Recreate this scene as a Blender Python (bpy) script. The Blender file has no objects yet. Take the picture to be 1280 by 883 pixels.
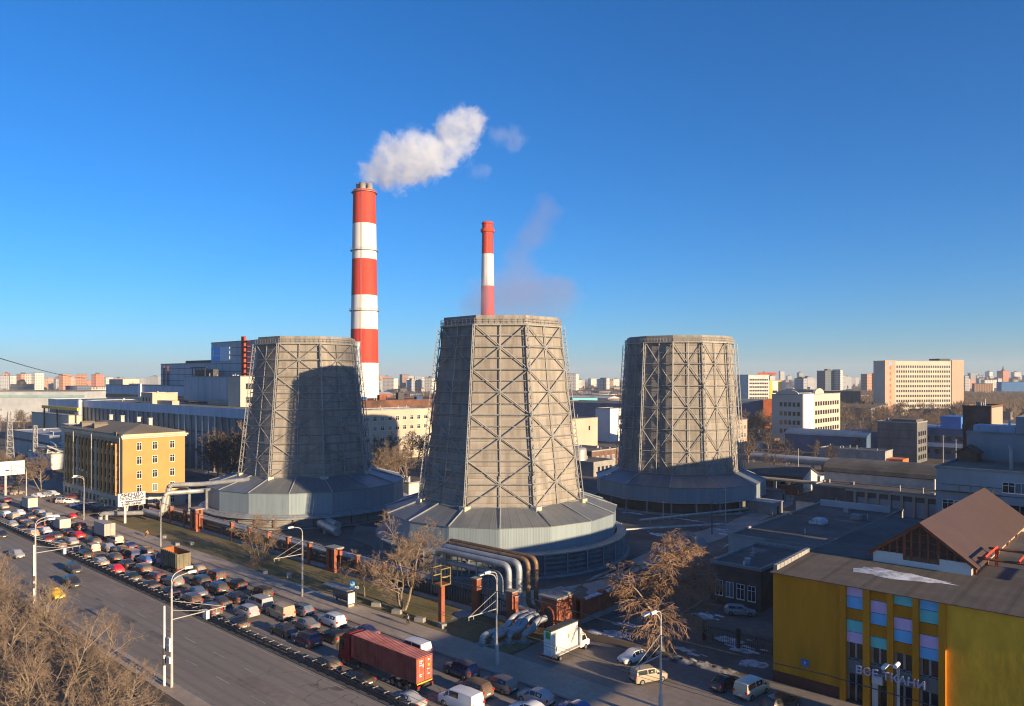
import bpy, math, random
from mathutils import Vector, Matrix, noise
R = math.radians
PI = math.pi
sc = bpy.context.scene
COL = sc.collection
# ------------------------------------------------------------------ camera, sky, sun, exposure
# world: x runs along the highway, y away from it, z up; metres
YAW = R(41.97)
CAMH = 36.0
HAZE = 0.0001
cam_d = bpy.data.cameras.new("camera"); cam = bpy.data.objects.new("camera", cam_d); COL.objects.link(cam)
cam.location = (0, 0, CAMH); cam.rotation_euler = (PI/2, 0, YAW)
cam_d.sensor_width = 36.0; cam_d.lens = 940/1280*36.0; cam_d.shift_y = 30.5/1280
cam_d.clip_start = 0.5; cam_d.clip_end = 60000
sc.camera = cam
SUN_EL = R(11.6); SUN_A = R(0.2)     # the sun stands along +x: shadows run up the highway
world = bpy.data.worlds.new("World"); sc.world = world; world.use_nodes = True
wn = world.node_tree
bg = wn.nodes["Background"]
sky = wn.nodes.new("ShaderNodeTexSky"); sky.sky_type = 'NISHITA'; sky.sun_disc = False
sky.sun_elevation = SUN_EL; sky.sun_rotation = R(90) + SUN_A
sky.altitude = 200; sky.air_density = 1.0; sky.dust_density = 0.2; sky.ozone_density = 7.4
hs = wn.nodes.new("ShaderNodeHueSaturation"); hs.inputs["Saturation"].default_value = 1.06
wn.links.new(sky.outputs[0], hs.inputs["Color"]); gain = wn.nodes.new("ShaderNodeMix"); gain.data_type = 'RGBA'; gain.blend_type = 'MULTIPLY'; gain.inputs[0].default_value = 1.0
gain.inputs[7].default_value = (0.92, 1.04, 1.07, 1); wn.links.new(hs.outputs[0], gain.inputs[6]); wn.links.new(gain.outputs[2], bg.inputs[0])
bg.inputs[1].default_value = 0.086
sun_d = bpy.data.lights.new("sun", 'SUN'); sun_d.energy = 5.0; sun_d.angle = R(0.5); sun_d.color = (1.0, 0.76, 0.47)
sun = bpy.data.objects.new("sun", sun_d); COL.objects.link(sun)
sdir = Vector((math.cos(SUN_A)*math.cos(SUN_EL), -math.sin(SUN_A)*math.cos(SUN_EL), math.sin(SUN_EL)))
sun.rotation_euler = sdir.to_track_quat('Z', 'Y').to_euler()
sun.location = sdir*300
sc.view_settings.view_transform = 'Standard'; sc.view_settings.look = 'None'
sc.view_settings.exposure = 1.05; sc.view_settings.gamma = 1.0; sc.view_settings.use_curve_mapping = False
sc.render.engine = 'CYCLES'
cy = sc.cycles
cy.max_bounces = 6; cy.diffuse_bounces = 3; cy.glossy_bounces = 3; cy.transmission_bounces = 4; cy.volume_bounces = 6
cy.transparent_max_bounces = 12; cy.use_denoising = True; cy.sample_clamp_indirect = 6
sc.cycles.filter_width = 1.15
cy.volume_step_rate = 1.0; cy.volume_max_steps = 256

# ------------------------------------------------------------------ picture measurements -> ground points
def W(px, py, z=0.0):
    Z = 940*(CAMH-z)/(py-472.0); X = (px-640)*Z/940
    return (.7435*X-.6688*Z, .6688*X+.7435*Z)
def at_depth(px, py, Z):
    X = (px-640)*Z/940
    return Vector((.7435*X-.6688*Z, .6688*X+.7435*Z, CAMH-(py-472)*Z/940))
def on_y(px, t):
    k = (px-640)/940; Z = t/(.6688*k+.7435)
    return Z*(.7435*k-.6688)

# ------------------------------------------------------------------ materials
MATS = {}
def nmat(name):
    m = bpy.data.materials.new(name); m.use_nodes = True
    nt = m.node_tree; b = nt.nodes["Principled BSDF"]
    MATS[name] = m
    return m, nt, b
def N(nt, t, **k):
    n = nt.nodes.new(t)
    for a, v in k.items(): setattr(n, a, v)
    return n
def coords(nt, sc_=(1,1,1)):
    tc = N(nt, "ShaderNodeTexCoord"); mp = N(nt, "ShaderNodeMapping"); mp.inputs["Scale"].default_value = sc_
    nt.links.new(tc.outputs["Object"], mp.inputs[0]); return mp.outputs[0]
def noise_n(nt, vec, scale, detail=5, rough=.6):
    n = N(nt, "ShaderNodeTexNoise"); n.inputs["Scale"].default_value = scale
    n.inputs["Detail"].default_value = detail; n.inputs["Roughness"].default_value = rough
    nt.links.new(vec, n.inputs["Vector"]); return n.outputs["Fac"]
def mathn(nt, op, a, b=None, c=None):
    n = N(nt, "ShaderNodeMath", operation=op)
    for i, v in enumerate((a, b, c)):
        if v is None: continue
        if isinstance(v, (int, float)): n.inputs[i].default_value = v
        else: nt.links.new(v, n.inputs[i])
    return n.outputs[0]
def mixc(nt, f, a, b):
    n = N(nt, "ShaderNodeMix", data_type='RGBA')
    if isinstance(f, (int, float)): n.inputs[0].default_value = f
    else: nt.links.new(f, n.inputs[0])
    for i, v in ((6, a), (7, b)):
        if isinstance(v, tuple): n.inputs[i].default_value = (*v[:3], 1)
        else: nt.links.new(v, n.inputs[i])
    return n.outputs[2]
def ramp(nt, f, lo, hi):
    n = N(nt, "ShaderNodeMapRange"); n.inputs[1].default_value = lo; n.inputs[2].default_value = hi
    nt.links.new(f, n.inputs[0]); return n.outputs[0]
def mat(name, c, rough=.8, v=.22, s=.5, metal=0.0, stretch=(1,1,1), bump=0.0, bs=3.0, c2=None, lo=.32, hi=.68, spec=.3, fine=0.0):
    """a base colour broken up by two scales of noise"""
    m, nt, b = nmat(name)
    vec = coords(nt, stretch)
    f = ramp(nt, noise_n(nt, vec, s), lo, hi)
    a = tuple(x*(1-v) for x in c); d = c2 or tuple(min(1, x*(1+v)) for x in c)
    colr = mixc(nt, f, a, d)
    if fine:
        g = ramp(nt, noise_n(nt, vec, s*14, 3), .3, .7)
        colr = mixc(nt, mathn(nt, 'MULTIPLY', g, fine), colr, tuple(x*.45 for x in c))
    nt.links.new(colr, b.inputs["Base Color"])
    b.inputs["Roughness"].default_value = rough; b.inputs["Metallic"].default_value = metal
    b.inputs["Specular IOR Level"].default_value = spec
    if bump:
        bp = N(nt, "ShaderNodeBump"); bp.inputs["Strength"].default_value = bump; bp.inputs["Distance"].default_value = .1
        nt.links.new(noise_n(nt, vec, bs, 4), bp.inputs["Height"]); nt.links.new(bp.outputs[0], b.inputs["Normal"])
    return m
def corrugated(name, c, freq=3.0, axis=None, rough=.5, metal=.0, v=.12, radial=0, depth=.06, seam=0.0):
    """ribbed sheet: ribs along an axis (x or y of the object), or radial ribs round the object's axis"""
    m, nt, b = nmat(name)
    tc = N(nt, "ShaderNodeTexCoord"); sp = N(nt, "ShaderNodeSeparateXYZ"); nt.links.new(tc.outputs["Object"], sp.inputs[0])
    if radial:
        u = mathn(nt, 'MULTIPLY', mathn(nt, 'ARCTAN2', sp.outputs[1], sp.outputs[0]), radial/2/PI)
    elif axis is None:
        u = mathn(nt, 'MULTIPLY', mathn(nt, 'ADD', sp.outputs[0], sp.outputs[1]), freq)
    else:
        u = mathn(nt, 'MULTIPLY', sp.outputs['XYZ'.index(axis)], freq)
    h = mathn(nt, 'PINGPONG', u, .5)
    f = ramp(nt, noise_n(nt, coords(nt, (1,1,.25)), .35), .3, .7)
    pn = N(nt, "ShaderNodeTexWhiteNoise", noise_dimensions='1D'); nt.links.new(mathn(nt, 'FLOOR', mathn(nt, 'MULTIPLY', u, .25)), pn.inputs["W"])
    f2 = mathn(nt, 'ADD', mathn(nt, 'MULTIPLY', f, .6), mathn(nt, 'MULTIPLY', pn.outputs["Value"], .4))
    colr = mixc(nt, f2, tuple(x*(1-v*1.4) for x in c), tuple(min(1, x*(1+v)) for x in c))
    if seam:
        colr = mixc(nt, mathn(nt, 'MULTIPLY', mathn(nt, 'LESS_THAN', mathn(nt, 'PINGPONG', mathn(nt, 'MULTIPLY', u, .25), .5), .06), seam), colr, tuple(x*.4 for x in c))
    stn = ramp(nt, noise_n(nt, coords(nt, (1,1,.15)), .5, 6, .7), .56, .8)
    colr = mixc(nt, mathn(nt, 'MULTIPLY', stn, .35), colr, (.12,.10,.085))
    nt.links.new(colr, b.inputs["Base Color"]); b.inputs["Roughness"].default_value = rough; b.inputs["Metallic"].default_value = metal
    bp = N(nt, "ShaderNodeBump"); bp.inputs["Strength"].default_value = .5; bp.inputs["Distance"].default_value = depth
    nt.links.new(h, bp.inputs["Height"]); nt.links.new(bp.outputs[0], b.inputs["Normal"])
    return m

M = {}
def mk(k, *a, **kw): M[k] = mat(k, *a, **kw)
mk('asphalt', (.245,.212,.178), .9, .34, .05, stretch=(.35,2.2,1), fine=.35)
def asphalt():
    m, nt, b = nmat('asphalt_road'); M['asphalt'] = m
    tc = N(nt, "ShaderNodeTexCoord"); sp = N(nt, "ShaderNodeSeparateXYZ"); nt.links.new(tc.outputs["Object"], sp.inputs[0])
    f = ramp(nt, noise_n(nt, coords(nt, (.35,2.2,1)), .05, 6, .65), .3, .7)
    c = mixc(nt, f, (.205,.178,.150), (.285,.245,.205))
    tr = ramp(nt, mathn(nt, 'ADD', mathn(nt, 'SINE', mathn(nt, 'MULTIPLY', sp.outputs[1], 2*PI/1.6)), mathn(nt, 'MULTIPLY', noise_n(nt, coords(nt, (.05,1,1)), .6, 3), 1.2)), .6, 1.7)
    c = mixc(nt, mathn(nt, 'MULTIPLY', tr, .28), c, (.12,.105,.092))
    g = ramp(nt, noise_n(nt, tc.outputs["Object"], 1.1, 4, .7), .3, .7); c = mixc(nt, mathn(nt, 'MULTIPLY', g, .22), c, (.13,.115,.10))
    v = N(nt, "ShaderNodeTexVoronoi", feature='DISTANCE_TO_EDGE'); v.inputs["Scale"].default_value = .16
    wv = N(nt, "ShaderNodeTexNoise"); wv.inputs["Scale"].default_value = .4; wv.inputs["Detail"].default_value = 5; nt.links.new(tc.outputs["Object"], wv.inputs["Vector"])
    ad = N(nt, "ShaderNodeVectorMath", operation='MULTIPLY_ADD'); nt.links.new(wv.outputs["Color"], ad.inputs[0]); ad.inputs[1].default_value = (5,5,0); nt.links.new(tc.outputs["Object"], ad.inputs[2]); nt.links.new(ad.outputs[0], v.inputs["Vector"])
    cr = mathn(nt, 'MULTIPLY', mathn(nt, 'LESS_THAN', v.outputs["Distance"], .012), ramp(nt, noise_n(nt, tc.outputs["Object"], .06, 3), .45, .6))
    c = mixc(nt, mathn(nt, 'MULTIPLY', cr, .65), c, (.05,.045,.04))
    salt = ramp(nt, noise_n(nt, coords(nt, (.12,1.4,1)), .35, 5, .7), .58, .78); c = mixc(nt, mathn(nt, 'MULTIPLY', salt, .3), c, (.36,.32,.28))
    nt.links.new(c, b.inputs["Base Color"]); b.inputs["Roughness"].default_value = .88; b.inputs["Specular IOR Level"].default_value = .3
asphalt()
mk('asphalt_old', (.25,.21,.175), .92, .3, .09, fine=.4)
mk('pavement', (.40,.325,.255), .9, .25, .12, fine=.35)
mk('kerb', (.22,.205,.19), .9, .25, .6)
mk('paint_white', (.55,.52,.48), .8, .4, .25, c2=(.24,.225,.21), lo=.42, hi=.6)
mk('earth', (.125,.095,.07), .95, .4, .02, c2=(.20,.155,.11), fine=.4)
mk('verge', (.165,.155,.055), .95, .25, .12, c2=(.30,.215,.10), fine=.5, bump=.6, bs=2.5)
mk('yard', (.15,.13,.11), .95, .45, .07, c2=(.24,.20,.165), fine=.45)
mk('ballast', (.11,.09,.07), .95, .3, .6, fine=.5)
mk('slab_path', (.33,.30,.27), .9, .25, .2, fine=.25)
mk('snow', (.36,.35,.34), .8, .2, .9, bump=.3, c2=(.70,.71,.74), lo=.36, hi=.58, fine=.15)
mk('concrete', (.30,.285,.265), .9, .22, .35, fine=.2)
mk('concrete_dark', (.15,.145,.14), .9, .3, .25, stretch=(1,1,.3), fine=.3)
mk('steel', (.30,.295,.28), .55, .2, 1.0, metal=.25)
mk('steel_dark', (.07,.07,.07), .6, .3, 1.0, metal=.2)
mk('steel_rust', (.22,.075,.04), .8, .35, .6)
mk('pole', (.42,.40,.37), .7, .15, .8)
mk('galv', (.36,.38,.39), .5, .22, .6, metal=.4, fine=.15)
mk('pipe_wrap', (.44,.43,.40), .45, .2, .8, metal=.45)
mk('pipe_gold', (.42,.26,.10), .45, .3, .8, metal=.5)
mk('pipe_rust', (.24,.15,.085), .6, .35, .8, metal=.3)
mk('brick_red', (.33,.105,.055), .9, .28, .9, fine=.35)
mk('brick_brown', (.17,.10,.075), .9, .3, .5, fine=.35)
mk('black_iron', (.022,.022,.024), .6, .2, 2)
mk('rubber', (.02,.02,.02), .85, .2, 3)
mk('rim', (.25,.25,.25), .4, .2, 3, metal=.5)
mk('glass_dark', (.018,.021,.026), .12, .3, .4, spec=.6)
mk('glass_pale', (.16,.19,.22), .15, .5, .25, spec=.6)
mk('frame_white', (.70,.69,.66), .6, .1, 1)
mk('red_lens', (.62,.018,.012), .25, .1, 2)
mk('white_lens', (.75,.75,.7), .2, .1, 2)
mk('plate', (.78,.78,.78), .5, .05, 2)
mk('trim_dark', (.03,.03,.03), .6, .2, 2)
mk('roof_felt', (.115,.108,.10), .92, .35, .12, c2=(.18,.165,.15), fine=.4)
mk('roof_tan', (.20,.17,.13), .9, .22, .08, fine=.25)
mk('roof_brown', (.155,.09,.065), .65, .15, .3)
mk('rust_roof', (.12,.065,.045), .85, .4, .15, c2=(.20,.09,.055))
mk('louvre', (.15,.165,.17), .6, .3, .3, fine=.2)
mk('street_front', (.36,.29,.18), .85, .15, .3)
mk('teal_dull', (.24,.36,.36), .6, .2, .1)
mk('cage_yellow', (.27,.20,.07), .6, .3, .8)
mk('roof_pale', (.42,.43,.44), .6, .2, .08)
mk('yellow_wall', (.44,.245,.088), .85, .08, .15)
mk('olive_yellow', (.56,.235,.016), .92, .16, .5, stretch=(1,1,.2), fine=.12, spec=.1)
mk('olive_plaster_sunlit', (.88,.46,.03), .8, .14, .6, bump=.55, bs=1.1, stretch=(1,1,.6))  # rough plaster; the right wall's raking sun is put into this brighter yellow
mk('stone_base', (.50,.43,.33), .9, .15, .4)
mk('maroon_base', (.10,.04,.03), .8, .2, .8)
mk('panel_lilac', (.70,.54,.84), .6, .06, .6)
mk('panel_blue', (.17,.56,.95), .6, .06, .6)
mk('panel_teal', (.17,.66,.66), .6, .06, .6)
mk('white_block', (.58,.55,.50), .85, .18, .4, fine=.15)
mk('cream_wall', (.45,.37,.28), .85, .14, .08)
mk('cream_white', (.49,.43,.35), .85, .1, .08)
mk('pink_wall', (.46,.31,.23), .85, .1, .05)
mk('grey_wall', (.36,.37,.38), .85, .22, .12, stretch=(1,1,.4), fine=.15)
mk('blue_wall', (.075,.125,.20), .6, .2, .15)
mk('blue_bright', (.045,.15,.40), .6, .12, .3)
mk('white_paint', (.66,.64,.60), .7, .08, .3, fine=.08)
mk('duct_red', (.40,.085,.05), .8, .25, .3)
mk('red_paint', (.62,.055,.025), .75, .12, .2)
mk('orange_paint', (.62,.16,.05), .8, .15, .3)
mk('yellow_paint', (.75,.45,.03), .6, .1, .5)
mk('green_paint', (.03,.35,.08), .6, .1, .6)
mk('bark', (.25,.195,.14), .9, .25, 1.5)
mk('twig', (.21,.15,.105), .9, .22, .6)
mk('twig_grey', (.215,.155,.11), .9, .22, .6)
mk('twig_warm', (.27,.165,.10), .9, .22, .6)
mk('twig_far', (.135,.098,.075), .95, .3, .02)
mk('skin', (.45,.26,.18), .6, .05, 3)
mk('cloth_dark', (.03,.03,.035), .9, .2, 3)
mk('cloth_orange', (.75,.28,.05), .8, .1, 3)
mk('hair', (.03,.02,.015), .8, .2, 6)
mk('container_red', (.30,.06,.045), .6, .25, .5, c2=(.36,.10,.075))
mk('bin_green', (.13,.14,.095), .7, .25, .5, c2=(.24,.19,.12))
mk('bin_rust', (.36,.12,.035), .85, .3, .8)
mk('cab_red', (.26,.02,.025), .35, .15, .6)
mk('cab_blue', (.03,.09,.22), .35, .2, .6)
mk('tarp_grey', (.40,.38,.36), .7, .12, .5, c2=(.46,.39,.30))
mk('tarp_cream', (.68,.58,.42), .7, .1, .5)
mk('sign_blue', (.05,.36,.80), .5, .05, .5)
mk('sign_pale', (.46,.64,.78), .5, .08, .2)
mk('ink', (.02,.025,.09), .6, .05, 2)
mk('lilac_letter', (.48,.45,.60), .5, .05, 1)
M['skirt_wall'] = corrugated('skirt_wall', (.235,.29,.32), radial=520, rough=.5, metal=.15, v=.10, depth=.05, seam=.18)
M['skirt_roof'] = corrugated('skirt_roof', (.19,.205,.215), radial=300, rough=.48, metal=.3, v=.13, depth=.07, seam=.3)
M['sheet_blue'] = corrugated('sheet_blue', (.36,.44,.55), freq=1.2, rough=.5, v=.14, seam=.2)
M['sheet_bluegrey'] = corrugated('sheet_bluegrey', (.30,.37,.44), freq=.6, rough=.5, v=.16, seam=.35)
M['roof_sheet'] = corrugated('roof_sheet', (.078,.046,.034), freq=2.2, axis='Y', rough=.6, v=.08, depth=.05, seam=.25)
M['hall_rib'] = corrugated('hall_rib', (.17,.17,.165), freq=.35, axis='X', rough=.4, v=.5, depth=.2, seam=.5)
M['box_rib'] = corrugated('box_rib', (.26,.05,.038), freq=3.6, axis='X', rough=.6, v=.22, depth=.12)
M['bin_rib'] = corrugated('bin_rib', (.15,.16,.12), freq=1.6, axis='X', rough=.7, v=.3, depth=.2)

def tower_concrete():
    m, nt, b = nmat('tower_concrete')
    f1 = ramp(nt, noise_n(nt, coords(nt, (1,1,.08)), .9, 6, .65), .3, .7)       # vertical board marks and runs
    f2 = ramp(nt, noise_n(nt, coords(nt, (.25,.25,1.0)), .5, 4), .35, .7)       # lifts of the pour
    f3 = ramp(nt, noise_n(nt, coords(nt), .09, 3), .3, .7)
    tc = N(nt, "ShaderNodeTexCoord"); sp = N(nt, "ShaderNodeSeparateXYZ"); nt.links.new(tc.outputs["Object"], sp.inputs[0])
    fr = mathn(nt, 'FRACT', mathn(nt, 'MULTIPLY', sp.outputs[2], 1/2.35))
    joint = mathn(nt, 'LESS_THAN', fr, .05); pale = ramp(nt, fr, .75, 1.0)
    c = mixc(nt, f1, (.185,.162,.138), (.345,.305,.262))
    c = mixc(nt, mathn(nt, 'MULTIPLY', f2, .5), c, (.36,.31,.25))
    c = mixc(nt, mathn(nt, 'MULTIPLY', f3, .30), c, (.13,.115,.10))
    c = mixc(nt, mathn(nt, 'MULTIPLY', mathn(nt, 'MULTIPLY', pale, f2), .5), c, (.40,.37,.32))
    c = mixc(nt, mathn(nt, 'MULTIPLY', joint, .55), c, (.08,.07,.06))
    # single boards and lifts differ a little; long water stains run down from the rim
    ang = mathn(nt, 'FLOOR', mathn(nt, 'MULTIPLY', mathn(nt, 'ARCTAN2', sp.outputs[1], sp.outputs[0]), 14))
    cb = N(nt, "ShaderNodeCombineXYZ"); nt.links.new(ang, cb.inputs[0]); nt.links.new(mathn(nt, 'FLOOR', mathn(nt, 'MULTIPLY', sp.outputs[2], 1/2.35)), cb.inputs[1])
    wn_ = N(nt, "ShaderNodeTexWhiteNoise", noise_dimensions='2D'); nt.links.new(cb.outputs[0], wn_.inputs["Vector"])
    c = mixc(nt, mathn(nt, 'MULTIPLY', mathn(nt, 'GREATER_THAN', wn_.outputs["Value"], .72), .22), c, (.36,.32,.27))
    c = mixc(nt, mathn(nt, 'MULTIPLY', mathn(nt, 'LESS_THAN', wn_.outputs["Value"], .2), .22), c, (.11,.095,.08))
    st = ramp(nt, noise_n(nt, coords(nt, (1,1,.018)), .55, 5, .7), .52, .74)
    c = mixc(nt, mathn(nt, 'MULTIPLY', st, .5), c, (.10,.09,.08))
    nt.links.new(c, b.inputs["Base Color"]); b.inputs["Roughness"].default_value = .9
    return m
M['tower'] = tower_concrete()
def chimney_paint(bands):
    m, nt, b = nmat('chimney_paint')
    tc = N(nt, "ShaderNodeTexCoord"); sp = N(nt, "ShaderNodeSeparateXYZ"); nt.links.new(tc.outputs["Object"], sp.inputs[0])
    n1 = ramp(nt, noise_n(nt, coords(nt, (1,1,.12)), .25, 5), .3, .75)
    n2 = ramp(nt, noise_n(nt, coords(nt, (1,1,.05)), .9, 6), .45, .8)
    red = mixc(nt, n1, (.50,.030,.014), (.60,.055,.026)); wh = mixc(nt, mathn(nt, 'MULTIPLY', n2, .6), mixc(nt, n1, (.60,.58,.54), (.78,.77,.74)), (.36,.33,.30))
    red = mixc(nt, mathn(nt, 'MULTIPLY', n2, .4), red, (.22,.03,.02))
    c = wh
    for z0, z1 in bands:
        k = mathn(nt, 'MULTIPLY', mathn(nt, 'GREATER_THAN', sp.outputs[2], z0), mathn(nt, 'LESS_THAN', sp.outputs[2], z1))
        c = mixc(nt, k, c, red)
    nt.links.new(c, b.inputs["Base Color"]); b.inputs["Roughness"].default_value = .75
    return m
def city_wall():
    """far buildings: wall colour per object, with rows of real-size window openings as a tone pattern on the side faces"""
    m, nt, b = nmat('city_wall')
    oi = N(nt, "ShaderNodeObjectInfo"); tc = N(nt, "ShaderNodeTexCoord"); sp = N(nt, "ShaderNodeSeparateXYZ")
    nt.links.new(tc.outputs["Object"], sp.inputs[0])
    u = mathn(nt, 'FRACT', mathn(nt, 'MULTIPLY', mathn(nt, 'ADD', sp.outputs[0], sp.outputs[1]), 1/3.4))
    w = mathn(nt, 'FRACT', mathn(nt, 'MULTIPLY', sp.outputs[2], 1/3.1))
    k = mathn(nt, 'MULTIPLY', mathn(nt, 'GREATER_THAN', u, .45), mathn(nt, 'GREATER_THAN', w, .45))
    c = mixc(nt, mathn(nt, 'MULTIPLY', k, .8), oi.outputs["Color"], (.06,.065,.07))
    nt.links.new(c, b.inputs["Base Color"]); b.inputs["Roughness"].default_value = .8
    return m
M['city'] = city_wall()
def tint_mat():
    m, nt, b = nmat('tinted'); oi = N(nt, "ShaderNodeObjectInfo")
    f = ramp(nt, noise_n(nt, coords(nt), .06, 5), .3, .7)
    d = N(nt, "ShaderNodeHueSaturation"); d.inputs["Value"].default_value = .65; nt.links.new(oi.outputs["Color"], d.inputs["Color"])
    nt.links.new(mixc(nt, f, d.outputs[0], oi.outputs["Color"]), b.inputs["Base Color"]); b.inputs["Roughness"].default_value = .85
    return m
M['tint'] = tint_mat()

# ------------------------------------------------------------------ mesh collecting
class MB:
    def __init__(s): s.v = []; s.f = []; s.m = []
    def quad(s, pts, mi=0):
        b = len(s.v); s.v += [tuple(p) for p in pts]; s.f.append(tuple(range(b, b+len(pts)))); s.m.append(mi); return s
    def box(s, x0, x1, y0, y1, z0, z1, mi=0, bottom=True):
        b = len(s.v)
        s.v += [(x0,y0,z0),(x1,y0,z0),(x1,y1,z0),(x0,y1,z0),(x0,y0,z1),(x1,y0,z1),(x1,y1,z1),(x0,y1,z1)]
        fs = [(4,5,6,7),(0,1,5,4),(1,2,6,5),(2,3,7,6),(3,0,4,7)] + ([(3,2,1,0)] if bottom else [])
        s.f += [tuple(b+i for i in f) for f in fs]; s.m += [mi]*len(fs); return s
    def tube(s, pts, r, n=6, mi=0, caps=True, r1=None):
        pts = [Vector(p) for p in pts]; rings = []
        k = len(pts)
        for i, p in enumerate(pts):
            d = (pts[min(i+1, k-1)]-pts[max(i-1, 0)]).normalized()
            a = d.cross(Vector((0,0,1)) if abs(d.z) < .9 else Vector((1,0,0))).normalized(); c = d.cross(a)
            rr = r if r1 is None else r+(r1-r)*i/(k-1)
            b = len(s.v)
            for j in range(n):
                t = 2*PI*j/n; q = p+a*math.cos(t)*rr+c*math.sin(t)*rr; s.v.append((q.x, q.y, q.z))
            rings.append(b)
        for b0, b1 in zip(rings, rings[1:]):
            for j in range(n):
                s.f.append((b0+j, b0+(j+1)%n, b1+(j+1)%n, b1+j)); s.m.append(mi)
        if caps:
            s.f.append(tuple(rings[0]+j for j in reversed(range(n)))); s.m.append(mi)
            s.f.append(tuple(rings[-1]+j for j in range(n))); s.m.append(mi)
        return s
    def beam(s, a, b, w, mi=0): return s.tube([a, b], w*.7071, 4, mi)
    def lathe(s, prof, n=24, mi=0, cx=0, cy=0, a0=0.0, capb=False, capt=False):
        rows = []
        for r, z in prof:
            b = len(s.v); rows.append(b)
            for j in range(n):
                t = a0+2*PI*j/n; s.v.append((cx+r*math.cos(t), cy+r*math.sin(t), z))
        for b0, b1 in zip(rows, rows[1:]):
            for j in range(n): s.f.append((b0+j, b0+(j+1)%n, b1+(j+1)%n, b1+j)); s.m.append(mi)
        if capb: s.f.append(tuple(rows[0]+j for j in reversed(range(n)))); s.m.append(mi)
        if capt: s.f.append(tuple(rows[-1]+j for j in range(n))); s.m.append(mi)
        return s
    def prism(s, poly, y0, y1, mi=0):
        """outline in x,z pulled along y"""
        n = len(poly); b = len(s.v)
        s.v += [(x, y0, z) for x, z in poly]+[(x, y1, z) for x, z in poly]
        for i in range(n):
            j = (i+1) % n; s.f.append((b+i, b+j, b+n+j, b+n+i)); s.m.append(mi)
        s.f.append(tuple(b+i for i in reversed(range(n)))); s.f.append(tuple(b+n+i for i in range(n))); s.m += [mi, mi]
        return s
    def mesh(s, name, mats, smooth=False):
        me = bpy.data.meshes.new(name); me.from_pydata(s.v, [], s.f)
        for m in (mats if isinstance(mats, (list, tuple)) else [mats]): me.materials.append(M[m] if isinstance(m, str) else m)
        if any(s.m): me.polygons.foreach_set('material_index', s.m)
        if smooth:
            me.polygons.foreach_set('use_smooth', [True]*len(me.polygons))
            me.set_sharp_from_angle(angle=R(32))
        me.update(); return me
    def build(s, name, mats, parent=None, smooth=False):
        return link(name, s.mesh(name, mats, smooth), parent)
def link(name, data, parent=None, loc=(0,0,0), rz=0.0):
    o = bpy.data.objects.new(name, data); COL.objects.link(o); o.location = loc
    if rz: o.rotation_euler = (0,0,rz)
    if parent: o.parent = parent
    return o
def tag(o, label=None, cat=None, group=None, kind=None):
    if label: o['label'] = label
    if cat: o['category'] = cat
    if group: o['group'] = group
    if kind: o['kind'] = kind
    return o
def thing(name, label, cat, loc=(0,0,0), rz=0.0, group=None):
    return tag(link(name, None, None, loc, rz), label, cat, group)
def structure(name, mb, mats): return tag(mb.build(name, mats), kind='structure')
def text(name, s, size, m, parent, loc, rot, ext=.02, align='CENTER', sx=1.0, bold=.0):
    c = bpy.data.curves.new(name, 'FONT'); c.body = s; c.size = size; c.extrude = ext; c.align_x = align; c.resolution_u = 2; c.offset = bold
    tmp = bpy.data.objects.new(name+'_curve', c); COL.objects.link(tmp); dg = bpy.context.evaluated_depsgraph_get()
    me = bpy.data.meshes.new_from_object(tmp.evaluated_get(dg)); bpy.data.objects.remove(tmp); bpy.data.curves.remove(c)
    me.materials.clear(); me.materials.append(M[m]); o = link(name, me, parent, loc); o.rotation_euler = rot; o.scale = (sx, 1, 1); return o

# ------------------------------------------------------------------ the setting: ground, roads, pavements
def sheet(pts, z): return MB().quad([(x, y, z) for x, y in pts])
structure('ground', sheet([(-9000,-3000),(9000,-3000),(9000,12000),(-9000,12000)], 0), 'earth')
structure('road', MB().quad([(-1500,39.5,.004),(60,39.5,.004),(60,66.4,.004),(-1500,66.4,.004)]), 'asphalt')
mb = MB()
for y in (47.1, 43.5):
    x = -330.0
    while x < 10: mb.quad([(x,y-.08,.008),(x+3.2,y-.08,.008),(x+3.2,y+.08,.008),(x,y+.08,.008)]); x += 8.1
for y in (55.65, 58.85, 62.15):
    x = -330.0
    while x < 10: mb.quad([(x,y-.07,.008),(x+3.0,y-.07,.008),(x+3.0,y+.07,.008),(x,y+.07,.008)]); x += 9.5
for y, w in ((51.6, .10), (53.25, .06)):
    mb.quad([(-700,y-w,.008),(60,y-w,.008),(60,y+w,.008),(-700,y+w,.008)])
structure('road_markings', mb, 'paint_white')
structure('road_patches', MB().quad([(-150,48.2,.0062),(-118,48.2,.006),(-118,50.9,.006),(-150,50.9,.006)])
    .quad([(-86,44,.006),(-55,44,.006),(-55,46.6,.006),(-86,46.6,.006)]).quad([(-120,63,.006),(-96,63,.006),(-96,65.6,.006),(-120,65.6,.006)]), 'asphalt_old')
mb = MB(); r_p = random.Random(31)
for i in range(13):
    x = r_p.uniform(-230, -45); y = r_p.choice([41.2, 45.2, 49.2, 54, 57.2, 60.4, 64])+r_p.uniform(-.6,.6); l, w_ = r_p.uniform(2, 14), r_p.uniform(.25, 1.0); z = .0052+.00001*i
    mb.quad([(x,y-w_,z),(x+l,y-w_,z),(x+l,y+w_,z),(x,y+w_,z)])
M['patch_dark'] = mat('patch_dark', (.18,.157,.134), .9, .35, .4, fine=.3); structure('asphalt_repairs', mb, 'patch_dark')
structure('pavement', MB().box(-1500, 60, 66.4, 66.75, -.2, .15, 1).box(-1500, 60, 66.752, 72.2, -.2, .13), ['pavement','kerb'])
structure('near_pavement', MB().box(-1500, 60, 37.2, 39.2, -.2, .13).box(-1500, 60, 39.2, 39.5, -.2, .15, 1), ['pavement','kerb'])
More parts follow.
